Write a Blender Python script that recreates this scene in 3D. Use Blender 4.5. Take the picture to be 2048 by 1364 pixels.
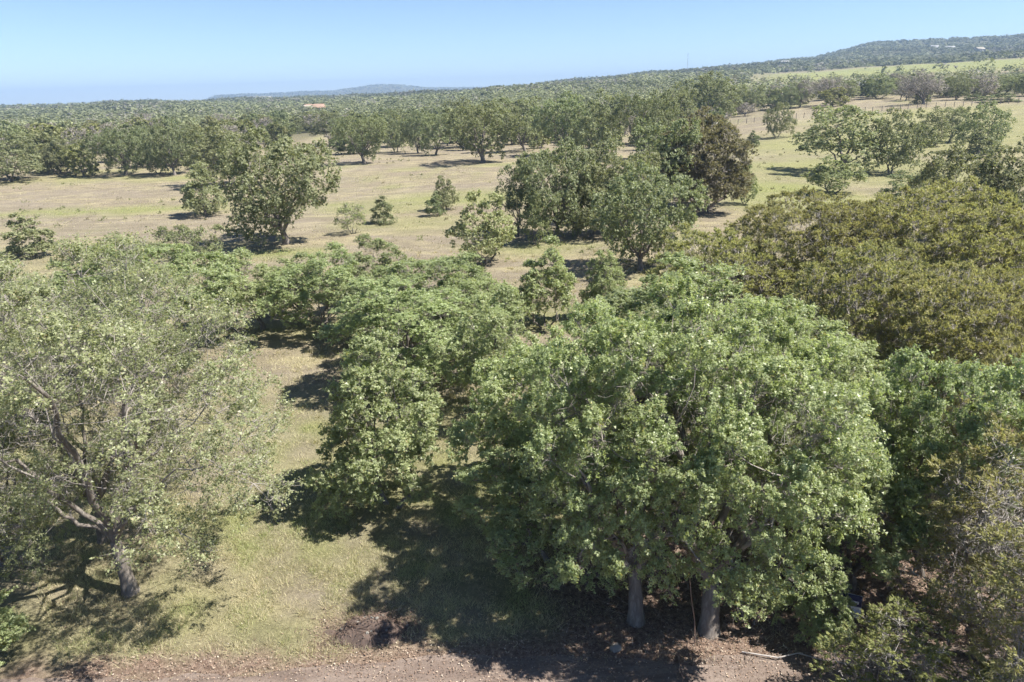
import bpy, math, random
import numpy as np
from mathutils import Matrix, Vector

for o in list(bpy.data.objects):
    bpy.data.objects.remove(o)
scene = bpy.context.scene
COL = scene.collection

# ------------------------------------------------------------------ camera
CAM_H = 13.0
PITCH = math.radians(20.0)
ROLL = math.radians(1.5)
cam_data = bpy.data.cameras.new('camera')
cam_data.lens = 24.0
cam_data.sensor_width = 36.0
cam_data.clip_start = 0.1
cam_data.clip_end = 40000.0
cam = bpy.data.objects.new('camera', cam_data)
COL.objects.link(cam)
cam.matrix_world = (Matrix.Translation((0, 0, CAM_H)) @ Matrix.Rotation(math.pi/2-PITCH, 4, 'X') @ Matrix.Rotation(-ROLL, 4, 'Z'))
scene.camera = cam

# ------------------------------------------------------------------ sky, sun, exposure
SUN_EL = math.radians(54.0)
SUN_TO = Vector((math.cos(SUN_EL)*0.975, -math.cos(SUN_EL)*0.15, math.sin(SUN_EL))).normalized()
world = bpy.data.worlds.new('World')
scene.world = world
world.use_nodes = True
wn = world.node_tree
sky = wn.nodes.new('ShaderNodeTexSky')
sky.sky_type = 'NISHITA'
sky.sun_disc = False
sky.sun_elevation = SUN_EL
sky.sun_rotation = math.atan2(SUN_TO.x, SUN_TO.y)
sky.altitude = 2000
sky.air_density = 0.8
sky.dust_density = 0.3
sky.ozone_density = 3.0
wn.nodes['Background'].inputs['Strength'].default_value = 0.062
wn.links.new(sky.outputs[0], wn.nodes['Background'].inputs[0])
sun_data = bpy.data.lights.new('sun', 'SUN')
sun_data.energy = 4.3
sun_data.angle = math.radians(0.53)
sun_data.color = (1.0, 0.95, 0.86)
sun = bpy.data.objects.new('sun', sun_data)
COL.objects.link(sun)
sun.rotation_euler = SUN_TO.to_track_quat('Z', 'Y').to_euler()
vs = scene.view_settings
vs.view_transform = 'Standard'
vs.look = 'None'
vs.gamma = 1.0
vs.use_curve_mapping = False
vs.exposure = 1.56
cy = scene.cycles
cy.max_bounces = 10
cy.diffuse_bounces = 6
cy.glossy_bounces = 2
cy.transmission_bounces = 6
cy.volume_bounces = 1
cy.transparent_max_bounces = 4
cy.use_denoising = True
cy.use_adaptive_sampling = True
cy.adaptive_threshold = 0.02
cy.caustics_reflective = False
cy.caustics_refractive = False
scene.render.use_persistent_data = False

# ------------------------------------------------------------------ terrain shape
AZC = [-180, -60, -40, -23.3, -21.3, -14, -9.5, -5, 0, 6, 12, 17, 22, 27, 30, 34, 37.5, 42, 60, 180]
RR = [0, 130, 250, 400, 700, 950, 1300, 2200, 3200, 4500, 6000, 12000]
ZT = [  # rows: distance, columns: azimuth
    [0]*20,
    [0]*20,
    [0, 0, 0, 0, 0, 0, 0, 0, 0, 0.5, 1.2, 3, 5, 6.2, 6.5, 6.6, 6.6, 6.6, 0, 0],
    [0, 0, 0, 0, 0, 0.5, 1, 2, 3, 4.5, 6, 8, 9.5, 10, 10, 10, 10.5, 11, 0, 0],
    [0, 0, 1, 3, 3, 4, 6, 9, 13, 15, 17, 18.5, 19.5, 21, 22.5, 24, 25, 25, 0, 0],
    [0, 0, 3, 7, 7, 7, 8, 11, 15, 20, 25, 27, 28, 31, 33, 35, 36, 36, 0, 0],
    [0, 0, 4, 11, 11, 10, 10, 12, 17, 27, 37, 41, 43, 44, 46, 46, 46, 48, 0, 0],
    [0, -8, -8, -5, 0, 3, 5, 8, 14, 32, 50, 60, 78, 112, 110, 112, 130, 135, 0, 0],
    [0, -15, -15, -10, 0, 3, 5, 8, 12, 25, 40, 50, 65, 90, 100, 100, 125, 130, 0, 0],
    [0, -20, -20, -10, 36, 45, 76, 48, 40, 45, 45, 50, 60, 80, 90, 100, 120, 120, 0, 0],
    [0, -25, -25, -15, 40, 50, 60, 50, 40, 40, 40, 40, 40, 40, 40, 40, 40, 40, 0, 0],
    [-40]*20]
AZC = np.array(AZC, float); RR = np.array(RR, float); ZT = np.array(ZT, float)
def terrain(x, y):
    x = np.asarray(x, float); y = np.asarray(y, float)
    r = np.hypot(x, y); a = np.degrees(np.arctan2(x, y))
    i = np.clip(np.searchsorted(AZC, a, side='right')-1, 0, len(AZC)-2)
    j = np.clip(np.searchsorted(RR, r, side='right')-1, 0, len(RR)-2)
    u = np.clip((a-AZC[i])/(AZC[i+1]-AZC[i]), 0, 1); u = u*u*(3-2*u)
    v = np.clip((r-RR[j])/(RR[j+1]-RR[j]), 0, 1)
    z = (ZT[j, i]*(1-u)+ZT[j, i+1]*u)*(1-v)+(ZT[j+1, i]*(1-u)+ZT[j+1, i+1]*u)*v
    w = np.clip((r-45)/80, 0, 1)
    z = z+w*(0.35*np.sin(x*0.045+1)+0.3*np.sin(y*0.06+x*0.02))
    w2 = np.clip((r-500)/800, 0, 1)
    return z+w2*(3.0*np.sin(x*0.011)*np.sin(y*0.009+1)+1.6*np.sin(x*0.03+y*0.017))

# ------------------------------------------------------------------ mesh helpers
def make_mesh(name, verts, faces, mats, colour=None, smooth=False, extra=None):
    """verts (n,3); faces: list of (m,k) index arrays; colour: (faces,3) albedo per face"""
    me = bpy.data.meshes.new(name)
    verts = np.ascontiguousarray(verts, np.float32)
    loops = np.concatenate([f.ravel() for f in faces]).astype(np.int32)
    tot = np.concatenate([np.full(len(f), f.shape[1], np.int32) for f in faces])
    start = np.concatenate([[0], np.cumsum(tot)[:-1]]).astype(np.int32)
    me.vertices.add(len(verts)); me.vertices.foreach_set('co', verts.ravel())
    me.loops.add(len(loops)); me.loops.foreach_set('vertex_index', loops)
    me.polygons.add(len(tot)); me.polygons.foreach_set('loop_start', start)
    for m in (mats if isinstance(mats, (list, tuple)) else [mats]):
        me.materials.append(m)
    me.update(calc_edges=True)
    if colour is not None:
        a = me.attributes.new('albedo', 'FLOAT_COLOR', 'FACE')
        c = np.ones((len(tot), 4), np.float32); c[:, :3] = colour
        a.data.foreach_set('color', c.ravel())
    for k, v in (extra or {}).items():
        a = me.attributes.new(k, 'FLOAT', 'POINT')
        a.data.foreach_set('value', np.ascontiguousarray(v, np.float32))
    if smooth:
        me.polygons.foreach_set('use_smooth', np.ones(len(tot), bool))
    return me

def link(name, me, parent=None, loc=None):
    o = bpy.data.objects.new(name, me)
    COL.objects.link(o)
    if parent is not None:
        o.parent = parent
    if loc is not None:
        o.location = loc
    return o

def tag(o, label=None, cat=None, group=None, kind=None):
    if label: o['label'] = label
    if cat: o['category'] = cat
    if group: o['group'] = group
    if kind: o['kind'] = kind
    return o

def unit(v):
    return v/np.maximum(np.linalg.norm(v, axis=-1, keepdims=True), 1e-9)

class Geo:
    """collects vertices and faces of one mesh"""
    def __init__(s):
        s.v = []; s.f = {3: [], 4: []}; s.c = {3: [], 4: []}; s.n = 0
    def add(s, v, f, c=None):
        s.v.append(v); f = np.asarray(f)
        s.f[f.shape[1]].append(f+s.n)
        s.c[f.shape[1]].append(np.zeros((len(f), 3)) if c is None else c)
        s.n += len(v)
    def mesh(s, name, mats, colour=False, smooth=False):
        fs, cs = [], []
        for k in (3, 4):
            if s.f[k]:
                fs.append(np.concatenate(s.f[k])); cs.append(np.concatenate(s.c[k]))
        return make_mesh(name, np.concatenate(s.v), fs, mats, np.concatenate(cs) if colour else None, smooth)
    def tube(s, pts, rad, sides=6, cap=True):
        pts = np.asarray(pts, float); rad = np.asarray(rad, float); n = len(pts)
        t = unit(np.gradient(pts, axis=0))
        ref = np.array([0.31, 0.17, 0.93]) if abs(t[0, 2]) < 0.9 else np.array([1.0, 0.1, 0.05])
        a = unit(np.cross(t, ref)); b = np.cross(t, a)
        ang = np.arange(sides)/sides*2*math.pi
        v = (pts[:, None]+rad[:, None, None]*(np.cos(ang)[None, :, None]*a[:, None]+np.sin(ang)[None, :, None]*b[:, None])).reshape(-1, 3)
        i = np.arange(n-1)[:, None]*sides; j = np.arange(sides)[None]
        k = (j+1) % sides
        f = np.stack([i+j, i+k, i+sides+k, i+sides+j], -1).reshape(-1, 4)
        s.add(v, f)
    def box(s, c, size, rz=0.0, rx=0.0, c3=None):
        d = np.array([[x, y, z] for z in (-.5, .5) for y in (-.5, .5) for x in (-.5, .5)])*np.array(size)
        m = np.array(Matrix.Rotation(rz, 3, 'Z') @ Matrix.Rotation(rx, 3, 'X'))
        v = d@m.T+np.array(c)
        s.add(v, np.array([[0, 2, 3, 1], [4, 5, 7, 6], [0, 1, 5, 4], [2, 6, 7, 3], [0, 4, 6, 2], [1, 3, 7, 5]]))
    def twigs(s, B, T, r):
        """thin three sided cones from B to T"""
        n = len(B); t = unit(T-B)
        a = unit(np.cross(t, np.array([0.3, 0.2, 0.93]))); b = np.cross(t, a)
        r = np.broadcast_to(r, (n,))[:, None]
        v = np.empty((n, 4, 3))
        for k in range(3):
            w = 2*math.pi*k/3
            v[:, k] = B+r*(math.cos(w)*a+math.sin(w)*b)
        v[:, 3] = T
        o = np.arange(n)[:, None]*4
        f = np.concatenate([o+np.array([[0, 1, 3]]), o+np.array([[1, 2, 3]]), o+np.array([[2, 0, 3]])])
        s.add(v.reshape(-1, 3), f)
    def leaves(s, P, D, N, L, W, c, tri=False):
        """flat leaf blades: base P, direction D, rough normal N"""
        n = len(P); L = np.broadcast_to(L, (n,))[:, None]; W = np.broadcast_to(W, (n,))[:, None]
        side = unit(np.cross(D, N)); nn = np.cross(side, D)
        if tri:
            v = np.stack([P-side*W*.5, P+side*W*.5, P+D*L], 1)
            f = np.arange(n*3).reshape(-1, 3)
        else:
            m = P+D*L*.45+nn*L*.08
            v = np.stack([P, m+side*W*.5, P+D*L, m-side*W*.5], 1)
            f = np.arange(n*4).reshape(-1, 4)
        s.add(v.reshape(-1, 3), f, c)

# ------------------------------------------------------------------ materials
def new_mat(name):
    m = bpy.data.materials.new(name); m.use_nodes = True
    nt = m.node_tree
    return m, nt, nt.nodes['Principled BSDF']

def node(nt, kind, **kw):
    n = nt.nodes.new(kind)
    for k, v in kw.items():
        if k.startswith('i_'):
            n.inputs[k[2:].replace('_', ' ')].default_value = v
        else:
            setattr(n, k, v)
    return n

def ramp(nt, fac, stops):
    r = nt.nodes.new('ShaderNodeValToRGB')
    el = r.color_ramp.elements
    while len(el) > 1: el.remove(el[0])
    for i, (p, c) in enumerate(stops):
        e = el[0] if i == 0 else el.new(p)
        e.position = p; e.color = (*c, 1) if len(c) == 3 else c
    nt.links.new(fac, r.inputs[0])
    return r.outputs[0]

def noise(nt, scale, detail=4, rough=0.6, coord=None, dist=0.0):
    n = node(nt, 'ShaderNodeTexNoise')
    n.inputs['Scale'].default_value = scale
    n.inputs['Detail'].default_value = detail
    n.inputs['Roughness'].default_value = rough
    n.inputs['Distortion'].default_value = dist
    if coord is not None: nt.links.new(coord, n.inputs['Vector'])
    return n.outputs['Fac']

def mixc(nt, fac, a, b, mode='MIX'):
    m = nt.nodes.new('ShaderNodeMix'); m.data_type = 'RGBA'; m.blend_type = mode
    for sock, v in ((m.inputs[0], fac), (m.inputs[6], a), (m.inputs[7], b)):
        if isinstance(v, (int, float)): sock.default_value = v
        elif isinstance(v, tuple): sock.default_value = (*v, 1)
        else: nt.links.new(v, sock)
    return m.outputs[2]

def math_n(nt, op, a, b=0.0, clamp=False):
    m = nt.nodes.new('ShaderNodeMath'); m.operation = op; m.use_clamp = clamp
    for sock, v in ((m.inputs[0], a), (m.inputs[1], b)):
        if isinstance(v, (int, float)): sock.default_value = v
        else: nt.links.new(v, sock)
    return m.outputs[0]

def leaf_mat(name, rough=0.42, spec=0.5, trans=0.3, vary=0.16, hue=0.02):
    m, nt, bs = new_mat(name)
    at = node(nt, 'ShaderNodeAttribute', attribute_name='albedo')
    oi = nt.nodes.new('ShaderNodeObjectInfo')
    hs = nt.nodes.new('ShaderNodeHueSaturation')
    nt.links.new(at.outputs['Color'], hs.inputs['Color'])
    r1 = oi.outputs['Random']
    nt.links.new(math_n(nt, 'MULTIPLY_ADD', r1, vary) , hs.inputs['Value'])
    hs.inputs['Value'].links[0].from_node.inputs[2].default_value = 1-vary/2
    fr = math_n(nt, 'FRACT', math_n(nt, 'MULTIPLY', r1, 17.3))
    hh = math_n(nt, 'MULTIPLY_ADD', fr, hue*2)
    hh.node.inputs[2].default_value = 0.5-hue
    nt.links.new(hh, hs.inputs['Hue'])
    nt.links.new(hs.outputs[0], bs.inputs['Base Color'])
    bs.inputs['Roughness'].default_value = rough
    bs.inputs['Specular IOR Level'].default_value = spec
    tr = nt.nodes.new('ShaderNodeBsdfTranslucent')
    nt.links.new(mixc(nt, 1.0, hs.outputs[0], (1.25, 1.3, 0.75), 'MULTIPLY'), tr.inputs['Color'])
    mx = nt.nodes.new('ShaderNodeMixShader'); mx.inputs[0].default_value = trans
    nt.links.new(bs.outputs[0], mx.inputs[1]); nt.links.new(tr.outputs[0], mx.inputs[2])
    nt.links.new(mx.outputs[0], nt.nodes['Material Output'].inputs['Surface'])
    return m

def bark_mat(name, a, b, scale=9.0):
    m, nt, bs = new_mat(name)
    tc = nt.nodes.new('ShaderNodeTexCoord')
    mp = nt.nodes.new('ShaderNodeMapping'); mp.inputs['Scale'].default_value = (1, 1, 0.22)
    nt.links.new(tc.outputs['Object'], mp.inputs[0])
    f = noise(nt, scale, 6, 0.7, mp.outputs[0], 0.6)
    f2 = noise(nt, 1.7, 3, 0.6, tc.outputs['Object'])
    c = ramp(nt, f, [(0.33, tuple(x*0.45 for x in a)), (0.5, a), (0.68, b)])
    c = mixc(nt, math_n(nt, 'MULTIPLY', f2, 0.6), c, tuple(x*1.15 for x in b))
    nt.links.new(c, bs.inputs['Base Color'])
    bs.inputs['Roughness'].default_value = 0.9
    bp = nt.nodes.new('ShaderNodeBump'); bp.inputs['Strength'].default_value = 0.9; bp.inputs['Distance'].default_value = 0.03
    nt.links.new(f, bp.inputs['Height']); nt.links.new(bp.outputs[0], bs.inputs['Normal'])
    return m

def plain_mat(name, col, rough=0.8, var=0.25, scale=3.0, metallic=0.0):
    m, nt, bs = new_mat(name)
    tc = nt.nodes.new('ShaderNodeTexCoord')
    f = noise(nt, scale, 5, 0.65, tc.outputs['Object'])
    nt.links.new(mixc(nt, f, tuple(c*(1-var) for c in col), tuple(min(1, c*(1+var)) for c in col)), bs.inputs['Base Color'])
    bs.inputs['Roughness'].default_value = rough; bs.inputs['Metallic'].default_value = metallic
    return m

M_LEAF = leaf_mat('oak_leaf', 0.42, 0.5, 0.47, 0.16, 0.009)
M_MID = leaf_mat('oak_foliage', 0.55, 0.3, 0.36, 0.35, 0.02)
M_JUN = leaf_mat('juniper_foliage', 0.7, 0.2, 0.4, 0.2, 0.012)
M_FAR = leaf_mat('far_foliage', 0.7, 0.2, 0.2, 0.0, 0.0)
M_GRASS = leaf_mat('grass_blade', 0.65, 0.2, 0.3, 0.0, 0.0)
M_DEBRIS = leaf_mat('dead_leaf', 0.85, 0.15, 0.0, 0.0, 0.0)
M_BARK = bark_mat('oak_bark', (0.11, 0.092, 0.078), (0.23, 0.205, 0.185))
M_BARKJ = bark_mat('juniper_bark', (0.15, 0.115, 0.095), (0.31, 0.265, 0.23))
M_TWIG = plain_mat('grey_twig', (0.26, 0.235, 0.215), 0.9, 0.35, 2.0)
M_TWIGJ = plain_mat('juniper_twig', (0.36, 0.33, 0.31), 0.9, 0.4, 2.0)

# ------------------------------------------------------------------ ground
def smooth01(a, lo, hi):
    t = np.clip((a-lo)/(hi-lo), 0, 1); return t*t*(3-2*t)

_g = np.random.default_rng(3)
_K = _g.normal(size=(24, 2)); _PH = _g.uniform(0, 6.28, 24)
def pnoise(x, y, scale, k=0):
    """cheap smooth noise about 0, +-1"""
    out = 0
    for i in range(8):
        q = _K[(i+k) % 24]
        out = out+np.sin((x*q[0]+y*q[1])/scale*(1+0.13*i)+_PH[(i+k) % 24])
    return out/4.0

def green_mask(x, y):
    """where the grass is green rather than dry"""
    r = np.hypot(x, y); a = np.degrees(np.arctan2(x, y))
    n = pnoise(x*0.45, y*1.5, 9, 3)*0.6+pnoise(x, y*2.2, 3.5, 11)*0.4
    g = smooth01(n, 0.15, 1.0)*0.7
    for cx, cy, rx, ry, w in GREENS:
        g = np.maximum(g, w*smooth01(1.0-np.hypot((x-cx)/rx, (y-cy)/ry)+n*0.18, 0.0, 0.55))
    front = smooth01(-y, -31, -24)*smooth01(y, 12.2, 14.5)*smooth01(-x, -7, 1)
    g = np.maximum(g, front*np.clip(0.45+0.5*n+0.35*pnoise(x, y, 0.9, 17), 0.05, 1))
    field = smooth01(a, 17, 22)*smooth01(r, 560, 640)*smooth01(-r, -960, -900)
    g = np.maximum(g, field)
    return np.clip(g, 0, 1)

def litter_mask(x, y):
    n = pnoise(x, y, 1.6, 5)*0.35+pnoise(x, y, 0.6, 9)*0.2
    under = smooth01(1-np.hypot((x-8.5)/9.5, (y-15.5)/6.0)+n*0.4, 0.0, 0.5)
    strip = smooth01(1-np.abs(y-12.9-0.06*(x+2)*(x > -2))/1.1+n*0.7-0.45*smooth01(-x, 3, 5), 0.05, 0.5)
    heap = smooth01(1-np.hypot((x+3.9)/1.7, (y-14.0)/0.95)+n*1.6, 0.05, 0.7)
    return np.clip(np.maximum(np.maximum(under, strip), heap*0.8), 0, 1)

GREENS = [(-52, 92, 26, 5.0, 0.8), (-16, 86, 12, 8, 0.55), (-4, 92, 20, 8, 0.75), (-12, 74, 12, 7, 0.45), (-75, 128, 30, 4, 0.5),
          (-62, 130, 14, 3.0, 0.9), (36, 92, 9, 12, 0.9), (55, 118, 30, 10, 0.7), (80, 150, 50, 14, 0.7), (60, 160, 30, 10, 0.5),
          (95, 150, 75, 45, 0.6), (60, 108, 36, 26, 0.6), (35, 84, 14, 16, 0.8), (-21, 60, 9, 4, 0.75), (4, 128, 14, 4, 0.6), (-30, 137, 16, 3, 0.5), (110, 190, 50, 16, 0.6), (2, 60, 9, 4, 0.6), (-32, 62, 14, 9, 0.4)]

def build_terrain():
    az = np.radians(np.concatenate([np.arange(-180, -46, 4.0), np.arange(-46, 46, 0.25), np.arange(46, 180, 4.0)]))
    r = np.concatenate([[0.02], np.geomspace(2.0, 7600, 175)])
    A, Rr = np.meshgrid(az, r)
    x = (Rr*np.sin(A)).ravel(); y = (Rr*np.cos(A)).ravel()
    z = terrain(x, y)
    heap = np.exp(-((x+3.9)/1.2)**2-((y-14.0)/0.7)**2)
    n = len(az); m = len(r)
    i = np.arange(m-1)[:, None]*n; j = np.arange(n)[None]; k = (j+1) % n
    f = np.stack([i+j, i+k, i+n+k, i+n+j], -1).reshape(-1, 4)
    rr = np.hypot(x, y); a = np.degrees(np.arctan2(x, y))
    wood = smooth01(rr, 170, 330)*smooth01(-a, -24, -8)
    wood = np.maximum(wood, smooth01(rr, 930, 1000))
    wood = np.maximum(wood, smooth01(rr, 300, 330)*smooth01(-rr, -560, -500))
    for cx, cy, rx, ry in CLEAR:
        wood = wood*(1-smooth01(1.3-np.hypot((x-cx)/rx, (y-cy)/ry), 0.0, 0.4))
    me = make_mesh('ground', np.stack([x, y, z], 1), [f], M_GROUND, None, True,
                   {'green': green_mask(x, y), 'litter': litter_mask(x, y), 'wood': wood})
    tag(link('ground', me), kind='structure')

def ground_mat():
    m, nt, bs = new_mat('dry_pasture')
    geo = nt.nodes.new('ShaderNodeNewGeometry')
    P = geo.outputs['Position']
    st = nt.nodes.new('ShaderNodeMapping'); st.inputs['Scale'].default_value = (0.55, 1.3, 1)
    nt.links.new(P, st.inputs[0])
    def att(n): return node(nt, 'ShaderNodeAttribute', attribute_name=n).outputs['Fac']
    big = noise(nt, 0.055, 5, 0.6, st.outputs[0], 0.8)
    mid = noise(nt, 0.45, 6, 0.68, st.outputs[0], 0.4)
    fine = noise(nt, 7.0, 6, 0.75, P)
    grit = noise(nt, 45.0, 3, 0.7, P)
    dry = ramp(nt, big, [(0.36, (0.315, 0.265, 0.20)), (0.46, (0.40, 0.352, 0.225)), (0.54, (0.305, 0.26, 0.208)), (0.64, (0.415, 0.368, 0.245))])
    dry = mixc(nt, ramp(nt, mid, [(0.42, (0, 0, 0)), (0.62, (1, 1, 1))]), dry, (0.255, 0.218, 0.16))
    dry = mixc(nt, ramp(nt, mid, [(0.25, (0.6,)*3), (0.42, (0, 0, 0))]), dry, (0.38, 0.335, 0.225))
    grn = ramp(nt, fine, [(0.3, (0.18, 0.205, 0.072)), (0.55, (0.30, 0.32, 0.12)), (0.75, (0.40, 0.38, 0.20))])
    g = math_n(nt, 'ADD', att('green'), math_n(nt, 'MULTIPLY_ADD', mid, 0.5)); g.node.inputs[1].default_value = -0.0
    gm = math_n(nt, 'MULTIPLY', att('green'), math_n(nt, 'ADD', math_n(nt, 'MULTIPLY', mid, 1.1), 0.35), True)
    col = mixc(nt, gm, dry, grn)
    lit = ramp(nt, fine, [(0.28, (0.15, 0.10, 0.078)), (0.5, (0.28, 0.20, 0.16)), (0.7, (0.43, 0.335, 0.27))])
    col = mixc(nt, att('litter'), col, lit)
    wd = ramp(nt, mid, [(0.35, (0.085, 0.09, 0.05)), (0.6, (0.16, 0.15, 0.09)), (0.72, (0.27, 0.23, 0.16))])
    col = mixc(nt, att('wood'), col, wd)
    sp = ramp(nt, grit, [(0.3, (0.62,)*3), (0.5, (1.0,)*3), (0.72, (1.3, 1.28, 1.2))])
    col = mixc(nt, 1.0, col, sp, 'MULTIPLY')
    sp2 = ramp(nt, fine, [(0.3, (0.54, 0.53, 0.51)), (0.5, (0.71,)*3), (0.7, (0.82,)*3)])
    col = mixc(nt, 1.0, col, sp2, 'MULTIPLY')
    nt.links.new(col, bs.inputs['Base Color'])
    bs.inputs['Roughness'].default_value = 0.95
    bs.inputs['Specular IOR Level'].default_value = 0.1
    bp = nt.nodes.new('ShaderNodeBump'); bp.inputs['Strength'].default_value = 0.8; bp.inputs['Distance'].default_value = 0.12
    nt.links.new(math_n(nt, 'ADD', fine, math_n(nt, 'MULTIPLY', grit, 0.4)), bp.inputs['Height'])
    nt.links.new(bp.outputs[0], bs.inputs['Normal'])
    return m

CLEAR = [(-250, 520, 34, 14), (-120, 430, 24, 10), (-330, 690, 60, 18), (40, 470, 26, 10), (-40, 620, 40, 14), (-420, 560, 40, 16), (190, 520, 30, 14), (-58, 225, 9, 75), (62, 640, 30, 22), (105, 560, 26, 30), (-130, 700, 60, 25), (230, 640, 60, 40),
         (1250, 2050, 170, 90), (1120, 1960, 130, 60)]
M_GROUND = ground_mat()
build_terrain()

def road_mat():
    m, nt, bs = new_mat('packed_dirt')
    geo = nt.nodes.new('ShaderNodeNewGeometry'); P = geo.outputs['Position']
    st = nt.nodes.new('ShaderNodeMapping'); st.inputs['Scale'].default_value = (0.35, 2.2, 1)
    nt.links.new(P, st.inputs[0])
    a = noise(nt, 1.6, 6, 0.65, st.outputs[0], 0.5); b = noise(nt, 14, 6, 0.75, P); c = noise(nt, 60, 3, 0.7, P)
    col = ramp(nt, a, [(0.35, (0.13, 0.096, 0.079)), (0.5, (0.17, 0.13, 0.108)), (0.65, (0.215, 0.17, 0.144))])
    col = mixc(nt, 1.0, col, ramp(nt, b, [(0.3, (0.72,)*3), (0.5, (1,)*3), (0.72, (1.2,)*3)]), 'MULTIPLY')
    col = mixc(nt, ramp(nt, c, [(0.66, (0, 0, 0)), (0.72, (1, 1, 1))]), col, (0.30, 0.265, 0.23))
    nt.links.new(col, bs.inputs['Base Color']); bs.inputs['Roughness'].default_value = 0.95
    wv = nt.nodes.new('ShaderNodeTexWave'); wv.inputs['Scale'].default_value = 1.9; wv.inputs['Distortion'].default_value = 1.5
    mp = nt.nodes.new('ShaderNodeMapping'); mp.inputs['Rotation'].default_value = (0, 0, 0.5)
    nt.links.new(P, mp.inputs[0]); nt.links.new(mp.outputs[0], wv.inputs[0])
    h = math_n(nt, 'ADD', math_n(nt, 'MULTIPLY', a, 1.2), b)
    bp = nt.nodes.new('ShaderNodeBump'); bp.inputs['Strength'].default_value = 0.7; bp.inputs['Distance'].default_value = 0.06
    nt.links.new(h, bp.inputs['Height']); nt.links.new(bp.outputs[0], bs.inputs['Normal'])
    return m

def build_road():
    xs = np.arange(-60, 60.01, 0.15); rows = 12
    edge = 12.75+0.16*pnoise(xs, xs*0, 1.1, 2)+0.10*pnoise(xs, xs*0, 0.35, 7)+0.025*xs*(xs > 0)-0.02*xs*(xs < 0)*0
    edge = edge+0.35*np.exp(-((xs+2)/4)**2)
    near = 5.0+0.2*pnoise(xs, xs*0, 1.3, 13)
    t = np.linspace(0, 1, rows)
    Y = near[:, None]*(1-t)+edge[:, None]*t
    Z = 0.03*np.sin(t*math.pi)[None]+0.006+0*Y
    Z = Z-0.02*(np.exp(-((Y-10.6)/0.25)**2)+np.exp(-((Y-9.0)/0.25)**2))*0.8
    Z = np.maximum(Z, 0.005)
    X = np.repeat(xs[:, None], rows, 1)
    v = np.stack([X, Y, Z], -1).reshape(-1, 3)
    n = len(xs); i = np.arange(n-1)[:, None]*rows; j = np.arange(rows-1)[None]
    f = np.stack([i+j, i+rows+j, i+rows+j+1, i+j+1], -1).reshape(-1, 4)
    tag(link('dirt_road', make_mesh('dirt_road', v, [f], road_mat(), None, True)), kind='structure')
build_road()

# ------------------------------------------------------------------ tree prototypes
def lobes(d, rng, amp):
    k = rng.normal(size=(7, 3))*2.4; ph = rng.uniform(0, 6.28, 7)
    return 1+amp*np.sin(d@k.T+ph).mean(1)*1.8

def kmeans(P, k, rng, it=8):
    k = min(k, len(P)); c = P[rng.choice(len(P), k, replace=False)].copy()
    for _ in range(it):
        l = ((P[:, None]-c[None])**2).sum(-1).argmin(1)
        for q in range(k):
            if (l == q).any(): c[q] = P[l == q].mean(0)
    return l, c

def bez(a, b, c, n=7):
    t = np.linspace(0, 1, n)[:, None]
    return (1-t)**2*a+2*t*(1-t)*b+t*t*c

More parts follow.
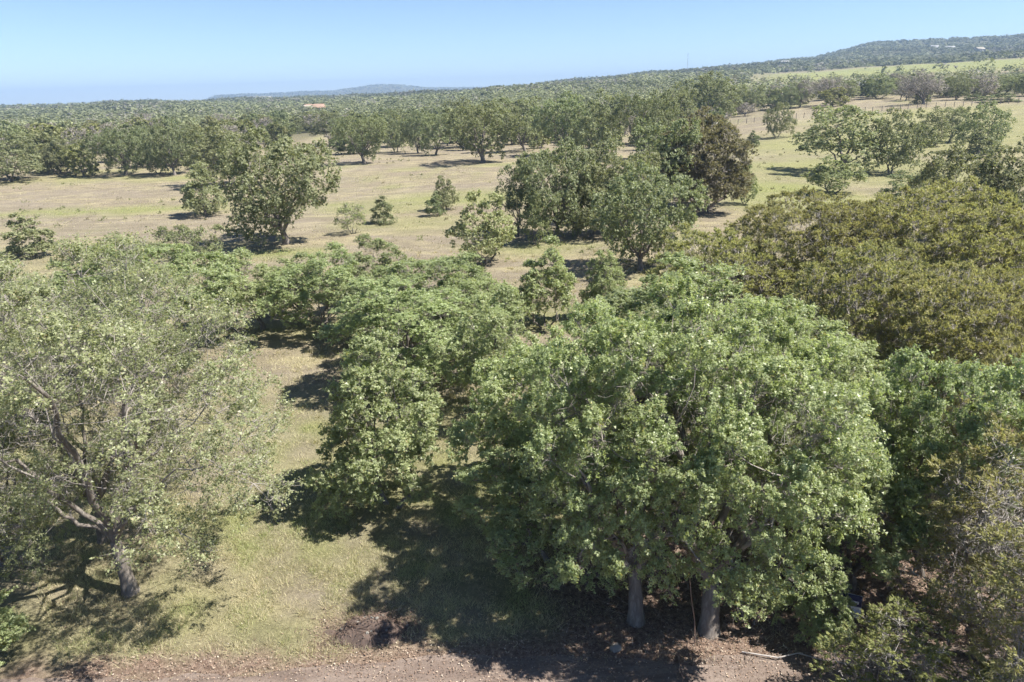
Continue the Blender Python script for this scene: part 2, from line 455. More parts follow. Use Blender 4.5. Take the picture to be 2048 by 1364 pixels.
PROTO = {}
def tree_proto(key, seed, H, R, base, n_clump, clump_r, n_twig, n_leaf, L, W, cols, leaf_m, bark_m, twig_m,
               trunk_r=0.2, stems=1, lobe=0.25, lean=0.0, taper=0.0, up=0.35, spread=0.8, bare=0, tri=False, align=0.3,
               twig_r=0.006, shell=0.45, flat=0.45, low=0.35, leaf_in=0.25, limbs=6, sag=0.0, fork=0.75, sides=7, dens=None, zmin=-0.75, gap=1.15, tip=0.5, sub=7, sub_r=0.42, shape=0.75, lift=0.0):
    rng = np.random.default_rng(seed)
    # clump centres inside a lobed dome
    cz = base+(H-base)*flat
    cand = unit(rng.normal(size=(9000, 3)))
    cand = cand[cand[:, 2] > zmin]
    rho = (shell+(1-shell)*rng.uniform(size=len(cand))**0.55)
    lb = lobes(cand, rng, lobe)
    sc = np.where(cand[:, 2] > 0, H-cz-clump_r*0.6, cz-base-clump_r*0.3)
    Rs = 0.82*R-clump_r*0.5
    p = np.stack([cand[:, 0]*Rs, cand[:, 1]*Rs, cand[:, 2]*sc*0.94], 1)*(rho*lb)[:, None]
    p[:, 2] += cz
    if taper:
        q = np.clip((p[:, 2]-base)/(H-base), 0, 1)
        p[:, :2] *= (1-taper*q)[:, None]
    p = p[p[:, 2] > max(base*0.8, clump_r*low)]
    if lift:
        p = p[p[:, 2] > base+lift*np.clip(-p[:, 0], 0, None)/R]
    keep = np.zeros((0, 3)); dmin = clump_r*gap
    for c in p:
        if len(keep) >= n_clump: break
        if len(keep) == 0 or (((keep-c)**2).sum(1) > dmin*dmin).all():
            keep = np.vstack([keep, c])
    lean_v = np.array([1.0, 0, 0])*lean
    keep = keep+lean_v*(keep[:, 2:3]/H)
    K = keep
    crown_c = np.array([0, 0, base+(H-base)*0.3])+lean_v*0.4
    # woody frame
    tr = Geo(); br = Geo()
    fork_h = max(base*fork, 0.12*H)
    lab, _ = kmeans(K-np.array([0, 0, base]), limbs, rng)
    stem_top = []
    for s_ in range(stems):
        an = 2*math.pi*s_/stems+seed
        off = np.array([math.cos(an), math.sin(an), 0])*(0.0 if stems == 1 else trunk_r*1.3)
        out = np.array([math.cos(an), math.sin(an), 0])*(0.0 if stems == 1 else R*0.22)
        top = off+out+lean_v*0.3+np.array([rng.normal()*0.12*R*0.3, rng.normal()*0.12*R*0.3, fork_h])
        mid = off+out*0.3+np.array([rng.normal()*0.06, rng.normal()*0.06, fork_h*0.5])
        pts = bez(off+np.array([0, 0, -0.25]), mid, top, 9)
        rr = trunk_r*np.linspace(1.0, 0.72, 9)*(1+0.55*np.exp(-np.linspace(0, 1, 9)*7))/math.sqrt(stems)
        tr.tube(pts, rr*(1+0.05*rng.normal(size=9)), max(sides, 6)+3)
        stem_top.append((top, trunk_r*0.72/math.sqrt(stems)))
    for q in range(limbs):
        idx = np.where(lab == q)[0]
        if len(idx) == 0: continue
        cen = K[idx].mean(0)
        st, sr = stem_top[int(np.argmin([((cen-t0[0])**2).sum() for t0 in stem_top]))]
        st = st+np.array([0, 0, -rng.uniform(0, 0.12)*fork_h])
        end = st+(cen-st)*0.85
        ctrl = (st+end)/2+np.array([rng.normal()*0.15*R*0.4, rng.normal()*0.15*R*0.4, (rng.uniform(-0.05, 0.25)-sag)*np.linalg.norm(cen-st)*0.5])
        path = bez(st, ctrl, end, 9)
        path[1:-1] += rng.normal(size=(7, 3))*0.02*R
        r0 = sr*rng.uniform(0.55, 0.78)
        tr.tube(path, r0*np.linspace(1, 0.38, 9), sides)
        ns = max(1, int(round(len(idx)/6)))
        l2, _ = kmeans(K[idx], ns, rng)
        for w in range(ns):
            id2 = idx[l2 == w]
            if len(id2) == 0: continue
            c2 = K[id2].mean(0)
            k0 = int(rng.integers(3, 8)); s2 = path[k0]
            e2 = s2+(c2-s2)*0.85
            p2 = bez(s2, (s2+e2)/2+rng.normal(size=3)*0.12*np.linalg.norm(e2-s2), e2, 6)
            p2[1:-1] += rng.normal(size=(4, 3))*0.03*np.linalg.norm(e2-s2)
            ra = r0*0.42
            br.tube(p2, ra*np.linspace(1, 0.45, 6), max(4, sides-2))
            for c3 in K[id2]:
                s3 = p2[int(rng.integers(2, 6))]
                p3 = bez(s3, (s3+c3)/2+rng.normal(size=3)*0.15*np.linalg.norm(c3-s3), c3, 4)
                br.tube(p3, ra*0.42*np.linspace(1, 0.35, 4), max(3, sides-4))
    # leafy tufts gathered on the upper outside of each bough
    K0 = K; n0 = len(K0)
    o0 = np.repeat(unit(K0-crown_c), sub, 0)
    ds = unit(rng.normal(size=(n0*sub, 3))*0.85+o0*0.55+np.array([0, 0, up]))
    K = np.repeat(K0, sub, 0)+ds*clump_r*shape*rng.uniform(0.7, 1.1, (n0*sub, 1))
    sel = K[:, 2] > sub_r*0.4
    br.twigs(np.repeat(K0, sub, 0)[sel], K[sel], max(twig_r*1.8, 0.008))
    K = K[sel]
    bough = np.repeat(np.arange(n0), sub)[sel]
    clump_r = sub_r
    # twigs and leaves
    n = len(K); nt_ = n*n_twig
    ci = np.repeat(np.arange(n), n_twig)
    outw = unit(K[ci]-crown_c)
    d = unit(rng.normal(size=(nt_, 3))*spread+outw*0.75+np.array([0, 0, up]))
    tl = clump_r*rng.uniform(0.55, 1.15, nt_)
    B = K[ci]+rng.normal(size=(nt_, 3))*clump_r*0.12
    Tp = B+d*tl[:, None]
    if twig_r > 0:
        br.twigs(B, Tp, twig_r*rng.uniform(0.7, 1.4, nt_))
    if bare:
        bi = rng.integers(0, n, bare)
        db = unit(rng.normal(size=(bare, 3))+np.array([0, 0, 0.05]))
        Bb = K[bi]+(crown_c-K[bi])*rng.uniform(0, 0.45, (bare, 1))+rng.normal(size=(bare, 3))*clump_r*0.3
        ln = clump_r*rng.uniform(0.5, 1.5, (bare, 1))
        mid_ = Bb+db*ln*0.55
        br.twigs(Bb, mid_+db*ln*0.1, twig_r*1.5)
        br.twigs(mid_, mid_+unit(db+rng.normal(size=(bare, 3))*0.6)*ln*0.6, twig_r)
        br.twigs(mid_, mid_+unit(db+rng.normal(size=(bare, 3))*0.6)*ln*0.5, twig_r)
    cr = Geo()
    cden = rng.uniform(0.65, 1.3, n)*rng.uniform(0.7, 1.1, n0)[bough]
    nl = nt_*n_leaf
    if nl:
        ti = np.repeat(np.arange(nt_), n_leaf)
        keepm = rng.uniform(size=nl) < np.clip(cden[ci[ti]]/1.3, 0, 1)
        ti = ti[keepm]; nl = len(ti)
        t = leaf_in+(1.06-leaf_in)*rng.uniform(size=nl)**tip
        P = B[ti]+d[ti]*(tl[ti]*t)[:, None]+rng.normal(size=(nl, 3))*clump_r*0.075
        rv = unit(rng.normal(size=(nl, 3)))
        if align < 0.5:
            rv = unit(rv-(rv*d[ti]).sum(1, keepdims=True)*d[ti])
        D = unit(d[ti]*align+rv*(1-align))
        N = unit(rng.normal(size=(nl, 3))*0.5+d[ti]*0.75+np.array([0, 0, 0.4]))
        c0, c1, c2_ = [np.array(c) for c in cols]
        tone = np.clip((rng.normal(0.5, 0.2, n0)[bough]*0.6+rng.normal(0.5, 0.2, n)*0.4)[ci[ti]]*0.5+rng.uniform(0, 1, nl)*0.5, 0, 1)[:, None]
        c = c0*(1-tone)+c1*tone
        odd = rng.uniform(size=nl) < 0.025
        c[odd] = c2_*rng.uniform(0.8, 1.2, (odd.sum(), 1))
        c = c*rng.uniform(0.8, 1.2, (nl, 1))
        sz = rng.uniform(0.55, 1.25, nl)
        cr.leaves(P, D, N, L*sz, W*sz, c, tri)
    if nl:
        q = P-lean_v*(P[:, 2:3]/H)*0.6
        H = float(np.percentile(P[:, 2], 99.3)); R = float(np.percentile(np.hypot(q[:, 0], q[:, 1]), 96))
    PROTO[key] = (H, R, tr.mesh(key+'_trunk', bark_m, smooth=True), br.mesh(key+'_branches', twig_m, smooth=True),
                  cr.mesh(key+'_leaves', leaf_m, True) if nl else None)

OAK = ((0.205, 0.240, 0.125), (0.420, 0.468, 0.272), (0.33, 0.29, 0.14))
OAKB = ((0.215, 0.255, 0.122), (0.450, 0.508, 0.285), (0.36, 0.32, 0.14))
PALE = ((0.180, 0.202, 0.105), (0.385, 0.415, 0.245), (0.38, 0.34, 0.20))
JUN = ((0.205, 0.203, 0.102), (0.450, 0.436, 0.220), (0.30, 0.23, 0.14))
JUNB = ((0.130, 0.122, 0.078), (0.285, 0.262, 0.168), (0.23, 0.17, 0.12))
MIDC = ((0.150, 0.168, 0.090), (0.330, 0.358, 0.210), (0.28, 0.25, 0.14))
GREY = ((0.16, 0.15, 0.12), (0.29, 0.265, 0.22), (0.17, 0.18, 0.09))
a = dict(leaf_m=M_LEAF, bark_m=M_BARK, twig_m=M_TWIG, twig_r=0.0045, clump_r=0.95, L=0.068, W=0.058, n_twig=13, n_leaf=29, leaf_in=0.45, sub=10, tri=True, gap=1.12, shape=0.66, sub_r=0.36, up=0.5)
tree_proto('oak_a', 11, 8.2, 3.4, 1.5, 58, cols=OAKB, trunk_r=0.24, lobe=0.6, limbs=7, bare=900, **a)
tree_proto('oak_f', 19, 8.3, 3.4, 1.9, 50, cols=OAKB, trunk_r=0.25, lobe=0.65, limbs=8, bare=1700, lean=0.7, zmin=-0.8, lift=1.7, **{**a, 'L': 0.058, 'W': 0.05, 'n_leaf': 38})
a.update(clump_r=0.8, sub_r=0.33, n_leaf=25)
tree_proto('oak_b', 12, 6.0, 2.9, 1.2, 42, cols=OAK, trunk_r=0.15, lobe=0.6, limbs=6, bare=600, **a)
tree_proto('oak_c', 14, 6.8, 3.0, 1.2, 44, cols=OAKB, trunk_r=0.15, lobe=0.6, limbs=6, bare=700, stems=2, **a)
a.update(twig_r=0.0055, clump_r=1.0, shape=0.75, L=0.054, W=0.044, n_leaf=24, sub_r=0.42, sub=8, spread=0.95, up=0.3, leaf_in=0.3, zmin=-0.9, tip=0.55, gap=1.3)
tree_proto('sparse_a', 23, 9.4, 4.6, 2.0, 74, cols=PALE, trunk_r=0.17, lobe=0.8, limbs=8, bare=2200, **a)
tree_proto('sparse_b', 28, 8.3, 4.0, 1.8, 56, cols=PALE, trunk_r=0.14, lobe=0.8, limbs=7, bare=1700, lean=1.0, **a)
a = dict(leaf_m=M_LEAF, bark_m=M_BARK, twig_m=M_TWIG, twig_r=0.0045, clump_r=0.62, L=0.072, W=0.06, n_twig=12, n_leaf=24, leaf_in=0.45, sub_r=0.32, sub=8, tri=True)
tree_proto('sapling_a', 31, 5.2, 2.6, 0.5, 56, cols=OAK, trunk_r=0.13, lobe=0.6, taper=0.3, flat=0.35, limbs=7, bare=350, stems=2, up=0.6, **a)
tree_proto('sapling_b', 33, 4.5, 2.1, 0.45, 38, cols=OAKB, trunk_r=0.09, lobe=0.65, taper=0.6, flat=0.3, limbs=6, bare=150, stems=3, up=0.8, **a)
j = dict(leaf_m=M_JUN, bark_m=M_BARKJ, twig_m=M_TWIGJ, tri=True, align=0.62, up=0.7, spread=0.6, sides=6, twig_r=0.005, base=0.5, low=0.1, flat=0.28, fork=1.0, leaf_in=0.3, clump_r=0.5, sub=5, sub_r=0.24, n_twig=9, n_leaf=12, L=0.10, W=0.05, shell=0.6, gap=1.0)
tree_proto('juniper_a', 41, 8.0, 5.9, n_clump=510, cols=JUN, trunk_r=0.2, stems=3, lobe=0.25, limbs=9, bare=2200, **j)
tree_proto('juniper_b', 43, 6.8, 4.4, n_clump=300, cols=JUN, trunk_r=0.18, stems=2, lobe=0.3, limbs=8, bare=2400, **j)
j.update(n_leaf=18, clump_r=0.66, sub=8, spread=0.9, up=0.4, L=0.075, W=0.034, gap=1.2, shell=0.45, twig_r=0.004)
tree_proto('juniper_c', 47, 5.5, 2.1, n_clump=44, cols=JUN, trunk_r=0.14, stems=2, lobe=0.5, limbs=7, bare=5200, **j)
tree_proto('juniper_d', 49, 3.9, 2.1, n_clump=34, cols=((0.13, 0.145, 0.055), (0.33, 0.345, 0.14), (0.28, 0.22, 0.12)), trunk_r=0.09, stems=3, lobe=0.5, limbs=6, bare=1000, **j)
m_ = dict(leaf_m=M_MID, bark_m=M_BARK, twig_m=M_TWIG, sides=5, twig_r=0.0, zmin=-0.95, clump_r=1.25, sub=8, sub_r=0.58, n_twig=9, n_leaf=13, L=0.165, W=0.155, leaf_in=0.45, tri=True)
tree_proto('mid_a', 51, 9.5, 5.2, 0.9, 76, cols=MIDC, trunk_r=0.3, lobe=0.45, limbs=7, **m_)
tree_proto('mid_b', 52, 8.8, 4.8, 1.1, 54, cols=MIDC, trunk_r=0.28, lobe=0.65, limbs=6, stems=2, **m_)
tree_proto('mid_c', 53, 8.6, 4.6, 1.0, 54, cols=MIDC, trunk_r=0.26, lobe=0.75, limbs=6, lean=0.9, **m_)
tree_proto('mid_d', 54, 8.4, 4.4, 1.4, 42, cols=MIDC, trunk_r=0.22, lobe=0.75, limbs=6, stems=2, lean=0.8, **m_)
tree_proto('mid_e', 55, 9.6, 6.0, 1.7, 58, cols=((0.13, 0.148, 0.074), (0.305, 0.325, 0.18), (0.28, 0.25, 0.14)), trunk_r=0.38, lobe=0.65, limbs=7, **m_)
n_ = {**m_, 'clump_r': 0.75, 'sub_r': 0.42, 'L': 0.125, 'W': 0.115, 'sub': 7}
tree_proto('mid_cone', 56, 5.6, 3.0, 0.3, 40, cols=MIDC, trunk_r=0.16, lobe=0.5, taper=0.6, flat=0.25, limbs=6, up=0.7, **n_)
tree_proto('mid_sap', 57, 5.2, 2.3, 0.7, 30, cols=((0.16, 0.182, 0.09), (0.36, 0.395, 0.215), (0.3, 0.27, 0.14)), trunk_r=0.12, lobe=0.65, taper=0.35, flat=0.4, limbs=6, stems=3, up=0.6, **n_)
n_.update(clump_r=0.6, sub_r=0.36, L=0.12, W=0.105)
tree_proto('mid_bush', 58, 3.0, 1.8, 0.1, 22, cols=MIDC, trunk_r=0.09, lobe=0.75, taper=0.35, flat=0.3, limbs=6, stems=3, up=0.6, **n_)
n_.update(twig_r=0.01, W=0.08, n_leaf=9)
tree_proto('mid_pale', 59, 3.6, 3.6, 0.4, 34, cols=((0.14, 0.16, 0.075), (0.25, 0.27, 0.135), (0.25, 0.22, 0.13)), trunk_r=0.09, lobe=0.5, limbs=7, stems=3, up=0.6, bare=200, **n_)
n_.update(n_leaf=5)
tree_proto('mid_thin', 60, 3.2, 1.7, 0.7, 13, cols=((0.14, 0.17, 0.07), (0.25, 0.285, 0.12), (0.25, 0.22, 0.13)), trunk_r=0.07, lobe=0.5, limbs=6, stems=3, up=0.5, bare=160, **n_)
g_ = {**m_, 'twig_r': 0.03, 'n_leaf': 3, 'W': 0.12}
tree_proto('mid_grey', 61, 8.8, 5.2, 1.8, 32, cols=GREY, trunk_r=0.3, lobe=0.5, limbs=7, bare=500, **g_)
tree_proto('mid_bare', 62, 9.4, 6.6, 1.8, 40, cols=GREY, trunk_r=0.38, lobe=0.5, limbs=8, bare=900, lean=1.5, **{**g_, 'n_leaf': 2})
tree_proto('mid_juniper', 63, 9.6, 5.2, 0.3, 135, cols=JUNB, leaf_m=M_JUN, bark_m=M_BARKJ, twig_m=M_TWIGJ, clump_r=0.95, sub=7, sub_r=0.40, n_twig=8, n_leaf=13, L=0.19, W=0.105, trunk_r=0.24, stems=2, lobe=0.45, limbs=8, tri=True, align=0.55, up=0.6, sides=5, twig_r=0.012, bare=1500, flat=0.35, low=0.2, taper=0.2, gap=0.9)
w_ = dict(leaf_m=M_MID, bark_m=M_BARK, twig_m=M_TWIG, sides=5, twig_r=0.0, tri=True, zmin=-0.95, clump_r=1.4, sub=6, sub_r=0.7, n_twig=6, n_leaf=9, L=0.42, W=0.38, leaf_in=0.45)
WOODC = ((0.12, 0.138, 0.066), (0.28, 0.30, 0.155), (0.27, 0.24, 0.14))
tree_proto('wood_a', 71, 7.6, 4.2, 1.0, 26, cols=WOODC, trunk_r=0.22, lobe=0.6, limbs=5, **w_)
tree_proto('wood_b', 72, 7.0, 4.6, 1.0, 26, cols=WOODC, trunk_r=0.22, lobe=0.6, limbs=5, **w_)
tree_proto('wood_c', 73, 6.4, 3.8, 0.6, 22, cols=((0.13, 0.138, 0.06), (0.285, 0.29, 0.135), (0.27, 0.24, 0.14)), trunk_r=0.2, lobe=0.7, limbs=5, **w_)
tree_proto('wood_grey', 74, 6.8, 4.2, 1.4, 18, cols=GREY, trunk_r=0.22, lobe=0.5, limbs=6, bare=260, **{**w_, 'twig_r': 0.05, 'n_leaf': 2, 'L': 0.3})

def place_tree(proto, name, x, y, h, R, rot, label, group, cat=None):
    H0, R0, tm, bm, cm = PROTO[proto]
    e = bpy.data.objects.new(name, None); COL.objects.link(e)
    e.empty_display_size = 0.3
    e.location = (x, y, float(terrain(x, y)))
    e.rotation_euler = (0, 0, rot)
    e.scale = (R/R0, R/R0, h/H0)
    tag(e, label, cat or {'oak_bush': 'bush', 'oak_sapling': 'sapling'}.get(name, 'tree'), group)
    link('trunk', tm, e); link('branches', bm, e)
    if cm is not None: link('crown', cm, e)
    return e

TREES = [
    ('sparse_a', 'live_oak', -10.95, 15.8, 9.78, 5.26, 0.3, 'pale sparse live oak with forked grey trunk nearest the lower left', 'oaks beside the dirt road'),
    ('sparse_b', 'live_oak', -13.12, 18.19, 8.54, 4.42, 2.1, 'thin pale live oak with leaning trunk just behind the forked oak', 'oaks beside the dirt road'),
    ('sparse_b', 'live_oak', -20.95, 26.71, 7.24, 4.97, 4.0, 'pale live oak cut by the left picture edge at half height', 'oaks beside the dirt road'),
    ('sparse_b', 'live_oak', -15.21, 16.92, 4.93, 2.71, 5.5, 'pale leafy oak filling the left picture edge beside the forked oak', 'oaks beside the dirt road'),
    ('sapling_b', 'oak_sapling', -13.85, 13.3, 2.97, 1.61, 1.0, 'bright green oak sapling peeking in at the bottom left corner', None),
    ('oak_c', 'live_oak', -18.2, 34.16, 6.52, 4.74, 0.7, 'rounded olive green oak behind the pale sparse oaks on the left', 'oaks in the thicket behind the front row'),
    ('oak_b', 'live_oak', -15.0, 39.0, 4.89, 2.94, 2.7, 'small oak with thin dark trunk left of the shaded grass gap', 'oaks in the thicket behind the front row'),
    ('oak_b', 'live_oak', -24.49, 36.93, 5.19, 2.97, 5.1, 'oak crown showing at the left between pale oak and pasture', 'oaks in the thicket behind the front row'),
    ('oak_c', 'live_oak', -10.99, 37.78, 4.92, 3.21, 3.3, 'grey green oak above the shaded grass gap left of centre', 'oaks in the thicket behind the front row'),
    ('oak_b', 'live_oak', -9.28, 43.42, 4.49, 2.63, 0.2, 'taller pointed oak standing at the back of the thicket left of centre', 'oaks in the thicket behind the front row'),
    ('oak_c', 'live_oak', -4.17, 37.51, 4.65, 3.72, 1.9, 'broad loose oak at the back of the thicket in the centre', 'oaks in the thicket behind the front row'),
    ('oak_a', 'live_oak', -4.49, 29.96, 5.32, 4.52, 4.4, 'dense oak with dark twin trunk behind the small bright oak', 'oaks in the thicket behind the front row'),
    ('sapling_a', 'live_oak', -4.15, 19.79, 5.97, 2.61, 0.0, 'small dense bright green oak alone in the grass at centre', 'oaks beside the dirt road'),
    ('oak_b', 'live_oak', -0.55, 25.54, 5.9, 2.35, 3.9, 'narrow oak with dark trunk between the small oak and the big oak', 'oaks in the thicket behind the front row'),
    ('sapling_b', 'oak_sapling', 1.96, 37.89, 5.24, 2.2, 2.2, 'upright young oak with several pointed tops behind the big oak', None),
    ('sapling_a', 'oak_sapling', 5.48, 39.0, 4.13, 1.69, 5.0, 'young oak right of the many-topped sapling', None),
    ('oak_b', 'live_oak', -13.19, 40.6, 4.16, 2.66, 4.6, 'oak filling the gap at the back of the left thicket', 'oaks in the thicket behind the front row'),
    ('oak_c', 'live_oak', -1.74, 34.48, 4.08, 2.63, 0.4, 'oak just left of the many-topped sapling', 'oaks in the thicket behind the front row'),
    ('oak_b', 'live_oak', -7.2, 34.85, 4.11, 2.83, 2.4, 'oak in the middle of the thicket behind the small bright oak', 'oaks in the thicket behind the front row'),
    ('oak_f', 'live_oak', 4.81, 13.73, 8.17, 3.7, 1.75, 'big live oak with thick straight trunk at the road edge', 'oaks beside the dirt road'),
    ('oak_f', 'live_oak', 3.03, 14.15, 7.62, 3.06, 2.0, 'live oak with slender trunk just left of the thick trunk', 'oaks beside the dirt road'),
    ('oak_c', 'live_oak', 1.44, 19.31, 6.62, 3.06, 2.9, 'dark shaded oak filling the left flank of the big oak', 'oaks beside the dirt road'),
    ('oak_f', 'live_oak', 6.54, 14.84, 7.21, 2.34, 1.3, 'live oak standing just right of the thick trunk', 'oaks beside the dirt road'),
    ('oak_a', 'live_oak', 8.02, 22.98, 7.25, 4.59, 3.6, 'tall pale green oak crown topping the mass right of centre', 'oaks beside the dirt road'),
    ('oak_b', 'live_oak', 5.19, 25.22, 5.58, 4.16, 1.6, 'bright leafed oak at the top left of the right hand mass', 'oaks beside the dirt road'),
    ('oak_c', 'live_oak', 11.46, 15.48, 6.82, 2.53, 0.9, 'bright green oak below the junipers at the right', 'oaks beside the dirt road'),
    ('oak_b', 'live_oak', 9.25, 17.46, 5.7, 2.48, 5.6, 'oak between the big oak and the bright right hand oak', 'oaks beside the dirt road'),
    ('sapling_b', 'oak_sapling', 5.93, 13.94, 2.46, 0.8, 1.0, 'leafy oak shoot at the right foot of the thick trunk', None),
    ('sapling_b', 'oak_sapling', 7.43, 13.24, 2.41, 0.84, 3.1, 'low leafy oak shoot left of the yard sign', None),
    ('oak_c', 'live_oak', 1.08, 16.5, 3.81, 2.62, 1.1, 'low shaded oak boughs over the dark brush at centre right', 'oaks beside the dirt road'),
    ('oak_b', 'live_oak', 9.08, 15.16, 3.92, 1.99, 2.6, 'low mid-green oak boughs above the yard sign', 'oaks beside the dirt road'),
    ('juniper_b', 'juniper_tree', 11.41, 34.22, 6.18, 4.43, 0.3, 'olive juniper at the left tip of the juniper mass', 'junipers massed on the right'),
    ('juniper_a', 'juniper_tree', 17.02, 36.71, 7.46, 5.39, 1.3, 'broad juniper on the upper left slope of the juniper mass', 'junipers massed on the right'),
    ('juniper_a', 'juniper_tree', 21.69, 35.87, 7.92, 5.85, 2.9, 'tallest juniper at the top of the juniper mass', 'junipers massed on the right'),
    ('juniper_b', 'juniper_tree', 24.23, 32.51, 7.34, 5.19, 4.1, 'juniper at the upper right below the dark oak', 'junipers massed on the right'),
    ('juniper_b', 'juniper_tree', 15.58, 27.03, 6.52, 4.28, 5.2, 'juniper with bare grey branches in the middle of the mass', 'junipers massed on the right'),
    ('juniper_a', 'juniper_tree', 17.85, 24.05, 6.41, 4.15, 0.8, 'yellowish juniper behind the bright green right hand oak', 'junipers massed on the right'),
    ('juniper_b', 'juniper_tree', 16.32, 18.35, 6.52, 2.9, 2.3, 'juniper with grey twigs at the right picture edge', 'junipers massed on the right'),
    ('juniper_c', 'juniper_tree', 11.27, 12.61, 5.65, 2.61, 3.0, 'juniper full of tangled grey dead twigs at the lower right', 'junipers massed on the right'),
    ('juniper_d', 'juniper_tree', 8.02, 10.69, 2.7, 2.07, 1.7, 'low open juniper over the litter by the yard sign', 'junipers massed on the right'),
    ('juniper_c', 'juniper_tree', 11.15, 10.48, 5.25, 2.29, 4.6, 'near juniper cut by the bottom right corner', 'junipers massed on the right'),
    ('mid_a', 'live_oak', -21.22, 64.43, 10.27, 6.06, 0.4, 'large solitary oak with dense dark crown in the left pasture', 'oaks standing in the dry pasture'),
    ('mid_cone', 'live_oak', -37.0, 84.13, 6.05, 3.57, 1.0, 'small cone shaped oak left of the large solitary oak', 'oaks standing in the dry pasture'),
    ('mid_b', 'live_oak', -46.9, 115.59, 9.96, 6.81, 2.0, 'oak half hidden behind the large solitary oak', 'oaks standing in the dry pasture'),
    ('mid_bush', 'oak_bush', -43.95, 62.23, 3.83, 2.31, 0.0, 'dark green oak bush at the left picture edge', 'bushes dotted over the pasture'),
    ('mid_pale', 'mesquite_tree', -26.61, 54.76, 3.47, 3.68, 0.5, 'pale feathery mesquite behind the left thicket', None),
    ('mid_thin', 'mesquite_tree', -15.83, 68.9, 3.11, 1.67, 0.5, 'thin see-through mesquite right of the large solitary oak', None),
    ('mid_bush', 'oak_bush', -13.81, 74.32, 2.9, 1.55, 2.0, 'round grey green bush right of the thin mesquite', 'bushes dotted over the pasture'),
    ('mid_cone', 'oak_bush', -7.44, 82.35, 3.98, 1.89, 3.0, 'pointed oak bush in the middle of the pasture', 'bushes dotted over the pasture'),
    ('mid_bush', 'oak_bush', -8.24, 78.21, 2.64, 1.17, 4.0, 'low bush at the foot of the pointed oak bush', 'bushes dotted over the pasture'),
    ('mid_sap', 'live_oak', -1.94, 54.18, 5.64, 2.66, 0.0, 'young multi-stemmed oak in the dry grass at centre', 'oaks standing in the dry pasture'),
    ('mid_a', 'live_oak', 4.47, 64.13, 8.61, 4.27, 2.7, 'tall dark oak at the front of the central pasture clump', 'oaks standing in the dry pasture'),
    ('mid_c', 'live_oak', 0.81, 66.15, 6.54, 2.46, 0.9, 'small dark oak on the left side of the dark clump', 'oaks standing in the dry pasture'),
    ('mid_sap', 'oak_sapling', 2.39, 60.78, 4.66, 1.35, 1.9, 'narrow sapling at the foot of the dark oak clump', 'oaks standing in the dry pasture'),
    ('mid_b', 'live_oak', 10.48, 72.48, 8.66, 4.22, 3.9, 'oak behind the dark clump and the pale oak', 'oaks standing in the dry pasture'),
    ('mid_a', 'live_oak', 9.99, 50.77, 7.64, 4.21, 4.9, 'pale grey green oak in front of the brown juniper', 'oaks standing in the dry pasture'),
    ('mid_c', 'live_oak', 15.48, 74.87, 9.92, 4.07, 5.5, 'tall oak crown between pale oak and brown juniper', 'oaks standing in the dry pasture'),
    ('mid_b', 'live_oak', 7.28, 64.24, 7.66, 3.77, 1.2, 'dark oak joining the front of the central pasture clump', 'oaks standing in the dry pasture'),
    ('mid_c', 'live_oak', 10.76, 64.29, 7.36, 3.4, 0.3, 'oak between the central clump and the pale grey green oak', 'oaks standing in the dry pasture'),
    ('mid_juniper', 'juniper_tree', 22.04, 77.21, 10.28, 5.36, 0.0, 'brown dense juniper standing in the pasture right of centre', None),
    ('mid_sap', 'oak_sapling', 27.67, 80.62, 4.47, 1.59, 0.8, 'green sapling against the right side of the brown juniper', None),
    ('mid_d', 'live_oak', 63.89, 167.87, 7.75, 4.02, 2.5, 'small lone oak with thin trunk on the right pasture', 'oaks standing in the dry pasture'),
    ('mid_bush', 'oak_bush', 53.44, 154.3, 3.14, 1.75, 1.0, 'small bush below the lone oak on the right pasture', 'bushes dotted over the pasture'),
    ('mid_c', 'live_oak', 50.9, 105.8, 9.58, 7.25, 1.3, 'leaning oak at the left of the right pasture group', 'oaks standing in the dry pasture'),
    ('mid_d', 'live_oak', 57.67, 104.92, 9.1, 5.08, 3.2, 'oak with slanting trunk in the right pasture group', 'oaks standing in the dry pasture'),
    ('mid_b', 'live_oak', 82.78, 137.55, 7.15, 3.83, 4.2, 'middle oak of the row behind the slanting oak', 'oaks standing in the dry pasture'),
    ('mid_c', 'live_oak', 88.91, 141.92, 6.59, 3.3, 0.2, 'second oak of the row behind the slanting oak', 'oaks standing in the dry pasture'),
    ('mid_d', 'live_oak', 84.56, 125.26, 8.49, 4.59, 5.2, 'oak at the right end of the right pasture row', 'oaks standing in the dry pasture'),
    ('mid_sap', 'live_oak', 40.59, 86.63, 4.64, 3.67, 3.4, 'light green young oak below the leaning oak', 'oaks standing in the dry pasture'),
    ('mid_bush', 'oak_bush', 80.01, 119.78, 4.68, 2.78, 0.6, 'bush in front of the right pasture row', 'bushes dotted over the pasture'),
    ('mid_a', 'live_oak', 38.49, 58.73, 7.63, 4.4, 0.1, 'dark green oak behind the juniper mass at the right', 'oaks standing in the dry pasture'),
    ('mid_b', 'live_oak', 41.61, 56.28, 8.51, 3.78, 2.4, 'dark oak cut by the right picture edge', 'oaks standing in the dry pasture'),
    ('mid_c', 'live_oak', 39.52, 68.67, 4.72, 2.95, 4.8, 'small oak left of the dark oak behind the junipers', 'oaks standing in the dry pasture'),
    ('mid_b', 'live_oak', -91.85, 129.58, 8.55, 7.45, 0.6, 'spreading oak at the far left of the pasture edge', 'oaks edging the left side of the pasture'),
    ('mid_d', 'live_oak', -89.05, 139.21, 5.88, 3.89, 2.6, 'small leaning oak between the two spreading left oaks', 'oaks edging the left side of the pasture'),
    ('mid_c', 'live_oak', -84.52, 140.96, 6.69, 4.25, 3.6, 'oak left of the spreading forked oak', 'oaks edging the left side of the pasture'),
